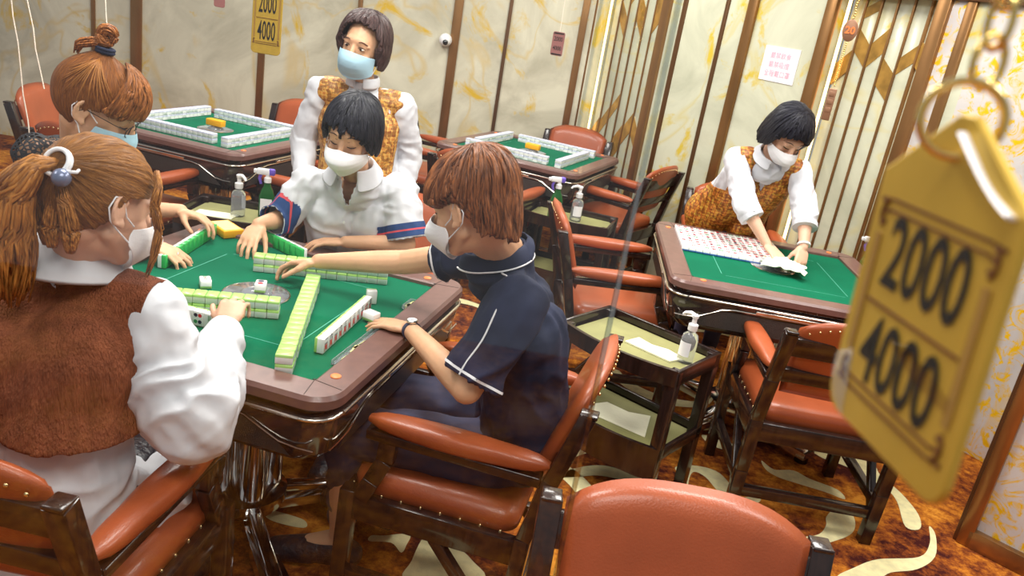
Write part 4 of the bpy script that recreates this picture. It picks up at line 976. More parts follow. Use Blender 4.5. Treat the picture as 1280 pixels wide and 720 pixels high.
# ---- player in the navy shirt (right side of the table in use)
def navy():
    t = person('short-haired person in a navy polo shirt with white piping, mask and wristwatch', (-.04, 2.03, 0))
    H = Head((-.122, 1.820, 1.243), (-.80, .44, -.34), (-.26, .10, 1), 1.0)
    shL, shR = V((.02, 1.79, 1.035)), V((-.045, 2.13, 1.055)); nb = V((-.035, 1.93, 1.115)); che = V((.04, 1.96, .92)); pel = V((.09, 2.0, .585))
    elL, wrL = V((-.065, 1.705, .835)), V((-.262, 2.050, .815)); elR, wrR = V((-.33, 2.285, .925)), V((-.600, 2.325, .868))
    hpL, hpR = V((.03, 1.92, .545)), V((.03, 2.12, .545)); knL, knR = V((-.37, 1.92, .545)), V((-.37, 2.16, .545)); anL, anR = V((-.385, 2.02, .11)), V((-.30, 2.24, .11)); toL, toR = V((-.56, 2.01, .045)), V((-.47, 2.30, .045))
    hl = hand(wrL, (-.93, .42, -.12), (0, 0, 1), 1, (.25, .3, .35, .4), .10, (.72, .70, -.2), .93)
    hr = hand(wrR, (-.92, .25, -.32), (.1, .25, 1), -1, (.55, .5, .45, .4), .06, (.55, .75, -.45), .93)
    bp = H.prims() + neck(H, nb) + torso(pel, che, shL, shR, .92) + arm(shL, elL, wrL) + arm(shR, elR, wrR) + hl + hr + leg(hpL, knL, anL, toL) + leg(hpR, knR, anR, toR)
    blob('body', bp, 'skin2', t, .0042, 3)
    H.face(t, 'down'); H.mask(t, 'boat', 'mask_w')
    H.hair(t, {'B': [(0, .034), (35, .034), (56, .022), (72, .030), (96, .030), (108, -.006), (128, -.055), (180, -.092)]}, 'h_chest', .091, .105, .104, cy=-.006, amp=.0085, jit=.012, seed=4.2, curl=.34, tilt=-.3)
    # shirt
    cutn = nb + V((-.03, -.01, .065))
    sl = torso(pel + V((0, 0, .02)), che, shL, shR, 1.10, 1.12) + [('c', shL, shL.lerp(elL, .80), .070, .074), ('c', shR, shR.lerp(elR, .55), .066, .066), ('c', nb + V((0, 0, -.05)), nb + V((.01, 0, -.01)), .085, .07)]
    eL = shL.lerp(elL, .80); dL = (elL - shL).normalized(); eR = shR.lerp(elR, .55); dR = (elR - shR).normalized()
    sh_ = blob('shirt', sl, 'navy', t, .0065, 3, disp=.009, dscale=9, thick=.004, seed=3, cut=lambda c: (c - cutn).length < .082 or (c - eL).dot(dL) > .03 and (c - eL).length < .13 or ((c - eR).dot(dR) > .02 and (c - eR).length < .12) or c.z < .50)
    trim(sh_, 'sleeve_piping', 'pipe', t, eL, dL, .010, .016, .12); trim(sh_, 'sleeve_piping', 'pipe', t, eR, dR, .002, .007, .11)
    collar(t, nb + V((-.008, -.005, -.018)), (-.30, -.06, 1), (-.9, .25, 0), .066, .082, .034, 'navy', .5, .004)
    g = G(); n = 30; U = V((-.30, -.06, 1)).normalized(); F = V((-.9, .25, 0)); F = (F - U * F.dot(U)).normalized(); Lt = U.cross(F)
    g.tube([nb + V((-.008, -.005, -.018)) + (F * math.cos(q) + Lt * math.sin(q)) * .0885 * (1 + .25 * max(0, math.cos(q))) - U * .002 for q in [.5 + (2 * PI - 1.0) * i / n for i in range(n + 1)]], .0022, 6); put(g, 'collar_piping', 'pipe', t)
    g = G(); side = (shL - shR).normalized()
    def onback(p): return p
    g.tube(snapped(sh_, [nb + side * .09 + V((-.03, 0, .0)), shL + V((-.035, .03, .055)), shL + V((-.03, -.03, .03)), shL.lerp(elL, .35) + V((-.04, -.07, .03)), shL.lerp(elL, .82) + V((-.04, -.06, .02))]), .0022, 6)
    put(g, 'shoulder_piping', 'pipe', t)
    # trousers
    tr = leg(hpL, knL, anL + V((0, 0, .07)), anL + V((0, 0, .065)), 1.18)[:3] + leg(hpR, knR, anR + V((0, 0, .07)), anR + V((0, 0, .065)), 1.18)[:3] + [('c', pel + V((0, -.06, 0)), pel + V((0, .07, 0)), .125, .125)]
    blob('trousers', tr, 'trouser', t, .008, 5, disp=.007, dscale=8, cut=lambda c: c.z < .165 and c.x < -.2, seed=8)
    shoe(t, anL, toL); shoe(t, anR, toR)
    # watch
    fd = (wrL - elL).normalized(); a = wrL - fd * .018; g = G(); band(g, a - fd * .007, a + fd * .007, .0275, .0268); wt = put(g, 'watch_strap', 'trouser', t)
    nn = V((.15, -.35, 1)); nn = (nn - fd * nn.dot(fd)).normalized(); q = nn.to_track_quat('Z', 'Y').to_matrix().to_4x4(); T_ = Matrix.Translation(a + nn * .026) @ q
    g = G(); g.lathe([(.0155, 0), (.0165, .003), (.0165, .006), (.014, .0075)], 26, T=T_); w2 = put(g, 'watch_case', 'silver', t); g = G(); g.lathe([(.0135, .0072), (.0135, .008)], 26, T=T_); g2 = put(g, 'watch_dial', 'pumpw', t)
    g = G(); g.beam((0, 0, .0084), (.009, 0, .0084), .001, .0004, 0, T=T_); g.beam((0, 0, .0084), (.003, .007, .0084), .001, .0004, 0, T=T_); put(g, 'watch_hand', 'ink', t)
navy()

# ---- player in the brown vest (back to the viewer)
def vest_player():
    t = person('person with golden-brown ponytail, brown knitted vest and puffy white sleeves, seen from behind', (-.9, 1.45, 0))
    H = Head((-.800, 1.452, 1.222), (.52, .80, -.34), (.06, .30, 1), 1.0)
    shR, shL = V((-.725, 1.475, 1.010)), V((-1.085, 1.50, .99)); nb = V((-.872, 1.475, 1.075)); che = V((-.895, 1.43, .90)); pel = V((-.905, 1.40, .57))
    elR, wrR = V((-.600, 1.460, .812)), V((-.668, 1.775, .862)); elL, wrL = V((-1.22, 1.62, .83)), V((-1.05, 1.86, .83))
    hpL, hpR = V((-1.0, 1.45, .545)), V((-.81, 1.45, .545)); knL, knR = V((-.98, 1.83, .55)), V((-.74, 1.83, .55)); anL, anR = V((-.98, 1.80, .11)), V((-.76, 1.82, .11)); toL, toR = V((-.98, 1.98, .045)), V((-.74, 1.99, .045))
    bp = H.prims() + neck(H, nb, .95) + torso(pel, che, shL, shR, .85) + arm(shL, elL, wrL, .9) + arm(shR, elR, wrR, .9) + hand(wrR, (-.15, .85, .30), (-.1, -.25, 1), -1, (.9, .95, 1., 1.), .06, (.55, .8, -.2), .95) + hand(wrL, (.55, .8, -.1), (0, 0, 1), 1, (.6, .6, .6, .6), .05, (.55, .8, -.2), .9) + leg(hpL, knL, anL, toL, .95) + leg(hpR, knR, anR, toR, .95)
    # side check: right hand thumb to the left
    blob('body', bp, 'skin', t, .0042, 3)
    H.mask(t, 'boat', 'mask_w')
    tie = (-.034, -.104, .046)
    H.hair_pulled(t, tie, 'h_gold', .088, .108, .098, seed=2.3)
    tp = H.p(-.036, -.114, .050)
    for q in (-1, 0, 1): strands('nape_hair', t, [H.p(q * .040 - .004, -.056 - .012 * (1 - abs(q)), -.100), H.p(q * .044 - .008, -.070 - .012 * (1 - abs(q)), -.062), H.p(q * .034 - .018, -.094, -.015), H.p(q * .010 - .030, -.108, .030)], .020, .008, 130, 'h_gold', 40 + q, .0013, .0005)
    strands('ponytail', t, [tp, tp + V((-.030, -.022, -.004)), tp + V((-.060, -.032, -.050)), tp + V((-.078, -.028, -.125)), tp + V((-.088, -.02, -.20)), tp + V((-.10, -.01, -.28))], .012, .058, 320, 'h_gold', 3, .0046, .007)
    e0 = H.p(-.090, .050, .020); strands('loose_lock', t, [H.p(-.070, .050, .085), H.p(-.086, .052, .055), e0, e0 + V((.006, .01, -.05)), e0 + V((-.002, .0, -.11)), e0 + V((-.014, .0, -.150))], .010, .006, 60, 'h_gold', 5, .0012, .003)
    g = G(); dr = (H.p(-.034, -.104, .046) - H.p(0, -.014, .028)).normalized(); q = dr.to_track_quat('Z', 'Y').to_matrix().to_4x4(); T_ = Matrix.Translation(tp) @ q
    for z in (0, .006): g.tube([(.024 * math.cos(a), .024 * math.sin(a), z) for a in [2 * PI * i / 20 for i in range(20)]], .0042, 8, 0, True, T=T_)
    g.tube([T_ @ V((.02, -.012, .0)), T_ @ V((.032, -.014, .010)), T_ @ V((.045, -.010, .004)), T_ @ V((.040, -.004, -.004))], .0032, 6); el = put(g, 'hair_elastic', 'mask_w', t)
    g = G(); bc = tp + V((.020, -.026, -.018)); g.ell(bc, (.0165,) * 3); put(g, 'hair_bead', mat('slate_bead', (.16, .19, .30), .25, .3, coat=.5), t)
    # shirt with puffed sleeves
    sh = torso(pel, che, shL, shR, 1.12, 1.05) + [('c', pel + V((-.04, -.03, -.03)), pel + V((.03, .0, -.06)), .150, .165), ('c', pel + V((.05, .02, -.05)), V((-.76, 1.55, .53)), .13, .10), ('c', shR + V((.01, 0, -.01)), V((-.665, 1.45, .87)), .064, .080), ('c', V((-.665, 1.45, .87)), V((-.605, 1.445, .805)), .084, .094), ('c', V((-.605, 1.455, .805)), wrR.lerp(elR, .50), .092, .060), ('c', wrR.lerp(elR, .50), wrR - (wrR - elR) * .12, .058, .040),
        ('c', shL, elL, .075, .085), ('c', elL, wrL.lerp(elL, .15), .085, .04), ('c', V((-.61, 1.44, .80)), V((-.67, 1.47, .83)), .085, .08)]
    wd = (wrR - elR).normalized(); wl = (wrL - elL).normalized(); cutn = nb + V((.02, .03, .07))
    blob('shirt', sh, 'cloth_w', t, .006, 2, disp=.012, dscale=8, thick=.003, seed=5, cut=lambda c: (c - cutn).length < .078 or (c - wrR).dot(wd) > -.030 and (c - wrR).length < .06 or (c - wrL).dot(wl) > -.01 and (c - wrL).length < .08)
    g = G(); band(g, wrR - wd * .066, wrR - wd * .024, .043, .041); put(g, 'cuff', 'cloth_w', t)
    # vest
    vs_ = torso(pel + V((0, 0, .17)), che, shL + V((.0, 0, 0)), shR, 1.33, 1.30) + [('c', shR + V((-.06, 0, 0)), shR + V((.03, 0, -.015)), .074, .074), ('c', che + V((.10, 0, 0)), shR + V((.015, -.01, -.05)), .10, .075), ('c', shL + V((.06, 0, 0)), shL + V((0, 0, -.01)), .068, .064)]
    lr = (shR - shL).normalized()
    blob('knitted_vest', vs_, 'knit', t, .0065, 4, disp=.0035, dscale=7, thick=.006, seed=2, cut=lambda c: (c - nb - V((.0, .03, .07))).length < .082 or (c - shR).dot(lr) > .036 + max(0, .95 - c.z) * .06 or (c - shL).dot(-lr) > .022 or c.z < .772 + .04 * (c.x + .9))
    collar(t, nb + V((.004, -.004, .010)), (.0, .20, 1), (.3, 1, 0), .060, .088, .050, 'cloth_w', .5, .012, .0, .026)
    tr = leg(hpL, knL, anL + V((0, 0, .03)), toL, 1.2)[:3] + leg(hpR, knR, anR + V((0, 0, .03)), toR, 1.2)[:3] + [('c', pel + V((-.05, 0, -.05)), pel + V((.05, 0, -.05)), .09, .09)]
    blob('trousers', tr, 'shoe', t, .008, 4, disp=.005, cut=lambda c: c.z < .12)
    shoe(t, anL, toL); shoe(t, anR, toR)
vest_player()

# ---- player in black lace (left side)
def lace_player():
    t = person('person with ginger hair bun, glasses, light blue mask and black lace top', (-1.47, 2.33, 0))
    H = Head((-1.165, 2.105, 1.270), (.90, .20, -.50), (.42, .10, 1), 1.03)
    shR, shL = V((-1.36, 2.14, 1.105)), V((-1.34, 2.45, 1.07)); nb = V((-1.28, 2.22, 1.140)); che = V((-1.39, 2.29, .95)); pel = V((-1.50, 2.33, .58))
    elR, wrR = V((-1.30, 2.16, .83)), V((-1.118, 2.305, .842)); elL, wrL = V((-1.36, 2.56, .845)), V((-1.155, 2.600, .868))
    hpR, hpL = V((-1.43, 2.24, .545)), V((-1.43, 2.43, .545)); knR, knL = V((-1.10, 2.25, .55)), V((-1.10, 2.44, .55)); anR, anL = V((-1.12, 2.26, .11)), V((-1.12, 2.44, .11)); toR, toL = V((-.96, 2.27, .045)), V((-.96, 2.46, .045))
    bp = H.prims() + neck(H, nb, .95) + torso(pel, che, shL, shR, .85) + arm(shL, elL, wrL, .95) + arm(shR, elR, wrR, .95) + hand(wrR, (.88, .10, -.30), (.1, -.1, 1), -1, (.55, .55, .6, .65), .10, (.55, .75, -.5), .95) + hand(wrL, (.90, -.12, -.10), (.1, .2, 1), 1, (.55, .6, .7, .8), .07, (.6, .7, -.5), .95) + leg(hpL, knL, anL, toL, .95) + leg(hpR, knR, anR, toR, .95)
    blob('body', bp, 'skin2', t, .0042, 3)
    H.face(t, 'down'); H.mask(t, 'flat', 'mask_b')
    H.hair_pulled(t, (-.0, -.045, .125), 'h_ginger', .088, .108, .100, seed=7.1, line=((.11, .072), (.075, .05), (.045, .020), (.0, .012), (-.030, -.065), (-.10, -.115)))
    H.hair(t, {'B': [(0, .034), (25, .035), (50, .026), (75, .03), (80, .05)]}, 'h_ginger', .0892, .1125, .1015, amp=.0025, jit=.006, seed=9., name='fringe', phi=(-1.15, 1.15), tilt=.2)
    b0 = H.p(0, -.052, .140); U = (H.p(0, -.052, .14) - H.p(0, -.014, .028)).normalized()
    g = G(); q = U.to_track_quat('Z', 'Y').to_matrix().to_4x4(); T_ = Matrix.Translation(b0 - U * .006) @ q
    for z in (0, .007): g.tube([(.020 * math.cos(a), .020 * math.sin(a), z) for a in [2 * PI * i / 18 for i in range(18)]], .005, 8, 0, True, T=T_)
    put(g, 'hair_elastic', 'navy', t)
    ring = [b0 + U * .034 + (V((.75, .25, 0)) * math.cos(a) * .020 + V((0, 0, 1)) * math.sin(a) * .017) for a in [-.9 - 6.6 * i / 11 for i in range(12)]]
    strands('hair_bun', t, [b0 + U * .01] + ring, .014, .015, 150, 'h_ginger', 8, .0034, .002)
    strands('hair_bun_tail', t, [b0 + U * .012, b0 + V((-.025, -.01, .016)), b0 + V((-.055, -.02, .008)), b0 + V((-.068, -.02, -.022))], .010, .012, 50, 'h_ginger', 9, .003, .002)
    rn = random.Random(4); g = G()
    for i in range(90):
        a = rn.uniform(-1.5, 1.5); z = rn.uniform(.0, .07); y0 = rn.uniform(-.09, .06)
        P = []
        for j in range(7):
            q = j / 6; yy = y0 + (-.045 - y0) * q; zz = z + (.12 - z) * q; rr = math.sqrt(max(.0, 1 - ((yy + .014) / .108) ** 2 - ((zz - .028) / .100) ** 2)) * .088
            P.append(H.p((1 if a > 0 else -1) * (rr + .002 + .003 * math.sin(q * 3 + i)), yy, zz + .002))
        g.tube(P, [.0009] * 6 + [.0004], 4)
    put(g, 'loose_hair', 'h_gold', t, 0)
    # glasses
    g = G()
    for s in (-1, 1):
        g.tube([H.p(s * .033 + .022 * math.cos(a), .101 - .006 * abs(math.cos(a)), .000 + .017 * math.sin(a)) for a in [2 * PI * i / 24 for i in range(24)]], .0012, 6, 0, True)
        g.tube([H.p(s * .055, .096, .005), H.p(s * .074, .07, .006), H.p(s * .083, -.005, .004), H.p(s * .084, -.02, -.012)], .0012, 6)
    g.tube([H.p(-.011, .103, .003), H.p(0, .105, .006), H.p(.011, .103, .003)], .0012, 6); put(g, 'glasses', 'ink', t)
    top = torso(pel, che, shL, shR, .97, 1.0) + [('c', shR, shR.lerp(elR, .75), .058, .052), ('c', shL, shL.lerp(elL, .9), .058, .050)]
    dR = (elR - shR).normalized(); dL = (elL - shL).normalized()
    blob('lace_top', top, 'lace', t, .006, 4, disp=.003, cut=lambda c: (c - nb - V((.03, 0, .06))).length < .10 or ((c - shR).dot(dR) > (elR - shR).length * .72 and c.y < 2.2 and (c - elR).length < .13) or ((c - shL).dot(dL) > (elL - shL).length * .95 and c.x > -1.40 and c.y > 2.4))
    und = torso(pel, che - V((0, 0, .05)), shL + V((0, -.09, -.10)), shR + V((0, .09, -.10)), .93, 1.0)
    blob('undershirt', und, 'shoe', t, .008, 3)
    tr = leg(hpL, knL, anL + V((0, 0, .03)), toL, 1.15)[:3] + leg(hpR, knR, anR + V((0, 0, .03)), toR, 1.15)[:3] + [('c', pel + V((0, -.07, 0)), pel + V((0, .07, 0)), .12, .12)]
    blob('trousers', tr, 'trouser', t, .009, 4, disp=.005, cut=lambda c: c.z < .12); shoe(t, anL, toL); shoe(t, anR, toR)
    g = G(); w = wrR + V((.085, .012, -.03)); g.tube([w + V((.0, .010 * math.cos(a), .010 * math.sin(a))) for a in [2 * PI * i / 14 for i in range(14)]], .0012, 6, 0, True); put(g, 'finger_ring', 'silver', t)
lace_player()

# ---- player in the white shirt (far side)
def white_player():
    t = person('black-haired person in a white shirt with navy armbands and a white mask', (-.6, 2.95, 0))
    H = Head((-.598, 2.600, 1.218), (-.10, -.90, -.26), (.06, -.32, 1), .96)
    shR, shL = V((-.765, 2.745, 1.000)), V((-.455, 2.80, 1.000)); nb = V((-.605, 2.735, 1.075)); che = V((-.61, 2.80, .90)); pel = V((-.60, 2.93, .58))
    elR, wrR = V((-.845, 2.70, .865)), V((-.885, 2.595, .868)); elL, wrL = V((-.400, 2.755, .835)), V((-.60, 2.665, .835))
    hpR, hpL = V((-.70, 2.88, .545)), V((-.50, 2.88, .545)); knR, knL = V((-.74, 2.52, .55)), V((-.52, 2.52, .55)); anR, anL = V((-.76, 2.58, .11)), V((-.54, 2.6, .11)); toR, toL = V((-.78, 2.42, .045)), V((-.56, 2.42, .045))
    bp = H.prims() + neck(H, nb, .9) + torso(pel, che, shL, shR, .85) + arm(shL, elL, wrL, .9) + arm(shR, elR, wrR, .9) + hand(wrR, (-.05, -.80, -.42), (-.1, -.4, 1), -1, (.45, .5, .55, .6), .10, (.5, .8, -.5), .95) + hand(wrL, (-.95, -.15, -.12), (0, 0, 1), 1, (.4, .4, .4, .4), .06, (.5, .8, -.3), .9) + leg(hpL, knL, anL, toL, .95) + leg(hpR, knR, anR, toR, .95)
    blob('body', bp, 'skin2', t, .0042, 3)
    H.face(t, 'down'); H.mask(t, 'boat', 'mask_w')
    H.hair(t, {'B': [(0, .040), (10, .066), (20, .044), (34, .040), (50, .016), (64, -.030), (100, -.055), (180, -.085)], 'R': [(0, .040), (12, .070), (24, .050), (44, .055), (60, .028), (72, -.020), (100, -.03), (180, -.085)]}, 'h_black', .091, .112, .102, amp=.003, jit=.018, seed=6.6, curl=.16)
    T0 = torso(pel, che, shL, shR, 1.10, 1.08); dR = (elR - shR).normalized(); dL = (elL - shL).normalized(); fR = (wrR - elR).normalized(); fL = (wrL - elL).normalized()
    cR = elR + fR * .045; fL = dL; cL = elL - dL * .028
    T0 += [('c', shR, elR, .062, .058), ('c', elR, cR, .058, .052), ('c', shL, elL, .072, .074), ('c', nb - V((0, 0, .05)), nb - V((0, 0, .03)), .09, .08)]
    nc = nb + V((0, -.035, .06))
    sh_ = blob('shirt', T0, 'cloth_w', t, .0062, 3, disp=.008, dscale=10, thick=.003, seed=11, cut=lambda c: (c - nc).length < .080 or (abs(c.x - nb.x) < max(0, (c.z - (nb.z - .11)) * .28) and c.y < nb.y - .03 and c.z > nb.z - .11) or ((c - cR).dot(fR) > .005 and (c - cR).length < .09) or ((c - cL).dot(fL) > .012 and (c - cL).length < .095 and c.x > -.475))
    for el_, c_, f_, s_, rb in ((elR, cR, fR, shR, .0600), (elL, cL, fL, shL, .0775)):
        for off_, w_, mm in ((-.046, .022, 'blueband'), (-.024, .006, 'redband'), (-.018, .020, 'blueband')): trim(sh_, 'armband', mm, t, c_, f_, off_, off_ + w_, .105)
    collar(t, nb + V((0, -.008, .0)), (0, -.25, 1), (-.05, -1, 0), .062, .085, .036, 'cloth_w', .38, .014, .02)
    g = G(); fr = che + V((-.005, -.118, .0))
    for dz in (.06, .0, -.07): g.lathe([(.005, 0), (.005, .002)], 12, T=Matrix.Translation(fr + V((0, -.004 - dz * -.25, dz))) @ Matrix.Rotation(PI / 2, 4, 'X'))
    for i in range(3): pass
    put(g, 'button', 'pumpw', t)
    tr = leg(hpL, knL, anL, toL, 1.15)[:3] + leg(hpR, knR, anR, toR, 1.15)[:3] + [('c', pel + V((-.07, 0, 0)), pel + V((.07, 0, 0)), .12, .12)]
    blob('trousers', tr, 'trouser', t, .009, 4, disp=.005, cut=lambda c: c.z < .10); shoe(t, anL, toL); shoe(t, anR, toR)
white_player()

def vneck(c, apex, f, top, wid):
    """V opening on the front: apex at the bottom, widening upwards"""
    return (c - apex).dot(f) > -.09 and c.z > apex.z and abs((c - apex).dot(V((f.y, -f.x, 0)))) < (c.z - apex.z) * wid
# ---- standing waitress
def waitress_standing():
    t = person('standing waitress with dark brown bob, light blue mask and gold brocade waistcoat', (-.75, 3.46, 0))
    H = Head((-.770, 3.40, 1.440), (-.18, -.97, -.10), (.16, -.05, 1), 1.04)
    f = V((-.05, -1, 0)).normalized()
    shR, shL = V((-.945, 3.46, 1.235)), V((-.595, 3.50, 1.215)); nb = V((-.765, 3.46, 1.285)); che = V((-.765, 3.48, 1.10)); pel = V((-.745, 3.50, .84))
    elR, wrR = V((-1.015, 3.50, 1.00)), V((-.96, 3.36, .84)); elL, wrL = V((-.545, 3.56, .98)), V((-.57, 3.44, .80))
    hpR, hpL = V((-.83, 3.5, .80)), V((-.66, 3.5, .80)); knR, knL = V((-.82, 3.48, .44)), V((-.67, 3.48, .44)); anR, anL = V((-.82, 3.52, .09)), V((-.67, 3.52, .09)); toR, toL = V((-.84, 3.38, .04)), V((-.66, 3.38, .04))
    bp = H.prims() + neck(H, nb, .88) + torso(pel, che, shL, shR, .88) + arm(shL, elL, wrL, .9) + arm(shR, elR, wrR, .9) + hand(wrR, (.3, -.6, -.7), (-.5, -.6, .3), -1, k=.9) + hand(wrL, (-.2, -.5, -.8), (.5, -.6, .3), 1, k=.9) + leg(hpL, knL, anL, toL, .95) + leg(hpR, knR, anR, toR, .95)
    blob('body', bp, 'skin2', t, .0045, 3)
    H.face(t, 'open'); H.mask(t, 'flat', 'mask_b')
    H.hair(t, {'B': [(0, .098), (20, .096), (40, .082), (56, .050), (66, -.02), (76, -.060), (110, -.075), (180, -.085)], 'R': [(0, .098), (25, .094), (44, .070), (58, .02), (68, -.040), (110, -.07), (180, -.085)]}, 'h_dark', .094, .108, .104, amp=.004, jit=.010, seed=12., curl=.24, tilt=-.1, flare=.10)
    T0 = torso(pel, che, shL, shR, 1.05, 1.02) + [('c', shR, elR, .055, .055), ('c', elR, wrR, .054, .042), ('c', shL, elL, .055, .055), ('c', elL, wrL, .054, .042), ('c', nb - V((0, 0, .05)), nb - V((0, 0, .01)), .075, .055)]
    fR = (wrR - elR).normalized(); fL = (wrL - elL).normalized()
    blob('shirt', T0, 'cloth_w', t, .006, 3, disp=.007, dscale=11, seed=21, thick=.003, cut=lambda c: (c - nb - V((0, -.02, .065))).length < .062 or (c - wrR).dot(fR) > -.02 and (c - wrR).length < .08 or (c - wrL).dot(fL) > -.02 and (c - wrL).length < .08)
    collar(t, nb, (0, -.1, 1), f, .056, .064, .036, 'cloth_w', .22, .002)
    W0 = torso(pel - V((0, 0, .02)), che, shL, shR, 1.17, 1.10) + [('c', shR + V((.06, 0, 0)), shR + V((.03, 0, 0)), .062, .060), ('c', shL - V((.06, 0, 0)), shL - V((.03, 0, 0)), .062, .060)]
    lr = (shR - shL).normalized(); ap = che + V((.0, -.10, -.05))
    blob('waistcoat', W0, 'brocade', t, .0062, 4, disp=.003, seed=22, thick=.005, cut=lambda c: (c - nb - V((0, -.01, .055))).length < .078 or vneck(c, ap, f, 0, .24) or (c - shR).dot(lr) > .006 or (c - shL).dot(-lr) > .006)
    g = G()
    for dz in (-.09, -.15, -.21): g.lathe([(.007, 0), (.007, .003)], 12, T=Matrix.Translation(che + V((0, -.122, dz))) @ Matrix.Rotation(PI / 2, 4, 'X'))
    put(g, 'button', 'nail', t)
    tr = leg(hpL, knL, anL, toL, 1.15)[:3] + leg(hpR, knR, anR, toR, 1.15)[:3] + [('c', pel + V((-.06, 0, -.02)), pel + V((.06, 0, -.02)), .115, .115)]
    blob('trousers', tr, 'shoe', t, .009, 4, disp=.004, cut=lambda c: c.z < .08); shoe(t, anL, toL); shoe(t, anR, toR)
waitress_standing()

# ---- bending waitress
def waitress_bending():
    t = person('waitress with a black bob and white mask bending over the right-hand table', (1.13, 4.19, 0))
    H = Head((1.118, 3.735, 1.345), (.22, -.72, -.66), (.22, -.55, .8), .98)
    f = V((.1, -1, 0)).normalized()
    shR, shL = V((.945, 3.86, 1.185)), V((1.255, 3.86, 1.175)); nb = V((1.095, 3.83, 1.225)); che = V((1.085, 3.94, 1.09)); pel = V((1.03, 4.16, .84))
    elR, wrR = V((.995, 3.66, 1.005)), V((1.105, 3.555, .868)); elL, wrL = V((1.275, 3.66, 1.00)), V((1.268, 3.555, .885))
    hpR, hpL = V((.95, 4.17, .82)), V((1.12, 4.17, .82)); knR, knL = V((.97, 4.12, .45)), V((1.14, 4.12, .45)); anR, anL = V((.97, 4.20, .09)), V((1.14, 4.20, .09)); toR, toL = V((.97, 4.05, .04)), V((1.14, 4.05, .04))
    bp = H.prims() + neck(H, nb, .9) + torso(pel, che, shL, shR, .88) + arm(shL, elL, wrL, .9) + arm(shR, elR, wrR, .9) + hand(wrR, (.40, -.78, -.30), (.1, -.3, 1), -1, (.2, .2, .2, .25), .10, (.6, .7, -.25), .95) + hand(wrL, (-.12, -.55, -.72), (.3, -.7, .55), 1, (.7, .75, .8, .9), .05, (.5, .8, -.5), .92) + leg(hpL, knL, anL, toL, .95) + leg(hpR, knR, anR, toR, .95)
    blob('body', bp, 'skin', t, .0045, 3)
    H.face(t, 'down'); H.mask(t, 'boat', 'mask_w')
    H.hair(t, {'B': [(0, .070), (20, .066), (40, .052), (58, .020), (70, -.060), (90, -.090), (180, -.090)], 'L': [(0, .070), (20, .056), (40, .040), (56, .005), (68, -.055), (90, -.085), (180, -.09)]}, 'h_black', .097, .112, .104, amp=.0025, jit=.008, seed=15., curl=.10, tilt=-.1, flare=.08)
    T0 = torso(pel, che, shL, shR, 1.05, 1.02) + [('c', shR, elR, .054, .055), ('c', elR, elR.lerp(wrR, .22), .055, .052), ('c', shL, elL, .054, .055), ('c', elL, elL.lerp(wrL, .22), .055, .052), ('c', nb - V((0, 0, .05)), nb - V((0, 0, .02)), .08, .06)]
    fR = (wrR - elR).normalized(); fL = (wrL - elL).normalized(); cR = elR.lerp(wrR, .22); cL = elL.lerp(wrL, .22)
    blob('shirt', T0, 'cloth_w', t, .006, 3, disp=.007, dscale=11, seed=31, thick=.003, cut=lambda c: (c - nb - V((.01, -.045, .05))).length < .066 or (c - cR).dot(fR) > .015 and (c - cR).length < .09 or (c - cL).dot(fL) > .015 and (c - cL).length < .09)
    for c_, f_ in ((cR, fR), (cL, fL)): g = G(); band(g, c_ + f_ * .0, c_ + f_ * .022, .0565, .0555); put(g, 'cuff', 'cloth_w', t)
    collar(t, nb + V((0, -.01, 0)), (.05, -.5, .85), (.1, -1, -.5), .058, .078, .03, 'cloth_w', .3, .010)
    W0 = torso(pel - V((0, -.0, .02)), che, shL, shR, 1.17, 1.10) + [('c', shR + V((.06, 0, 0)), shR + V((.03, 0, 0)), .064, .060), ('c', shL - V((.06, 0, 0)), shL - V((.03, 0, 0)), .064, .060), ('c', pel + V((-.08, 0, .0)), pel + V((.08, 0, .0)), .125, .125), ('c', pel + V((.07, -.12, -.02)), pel + V((.05, -.03, .06)), .06, .09)]
    lr = (shR - shL).normalized(); ap = che + V((.005, -.06, -.04))
    blob('waistcoat', W0, 'brocade2', t, .0062, 4, disp=.004, seed=32, thick=.005, cut=lambda c: (c - nb - V((.01, -.03, .05))).length < .066 or (c - ap).dot(f) > -.06 and c.z > ap.z and abs((c - ap).dot(V((f.y, -f.x, 0)))) < (c.z - ap.z) * .20 or (c - shR).dot(lr) > .0 and c.z > 1.02 or (c - shL).dot(-lr) > .0 and c.z > 1.02 or c.z < .76)
    tr = leg(hpL, knL, anL, toL, 1.15)[:3] + leg(hpR, knR, anR, toR, 1.15)[:3] + [('c', pel + V((-.06, 0, -.02)), pel + V((.06, 0, -.02)), .115, .115)]
    blob('trousers', tr, 'trouser', t, .009, 4, disp=.004, cut=lambda c: c.z < .08); shoe(t, anL, toL); shoe(t, anR, toR)
    a = wrL - fL * .012; g = G(); band(g, a - fL * .004, a + fL * .004, .030, .030); put(g, 'bracelet', 'pumpw', t)
waitress_bending()

CAMP = (0.33419, 0.16737, 1.6943)
M['tagbar'] = mat('tag_side_bar', (.36, .20, .04), .4)  # darker gold of the bars along the tag sides

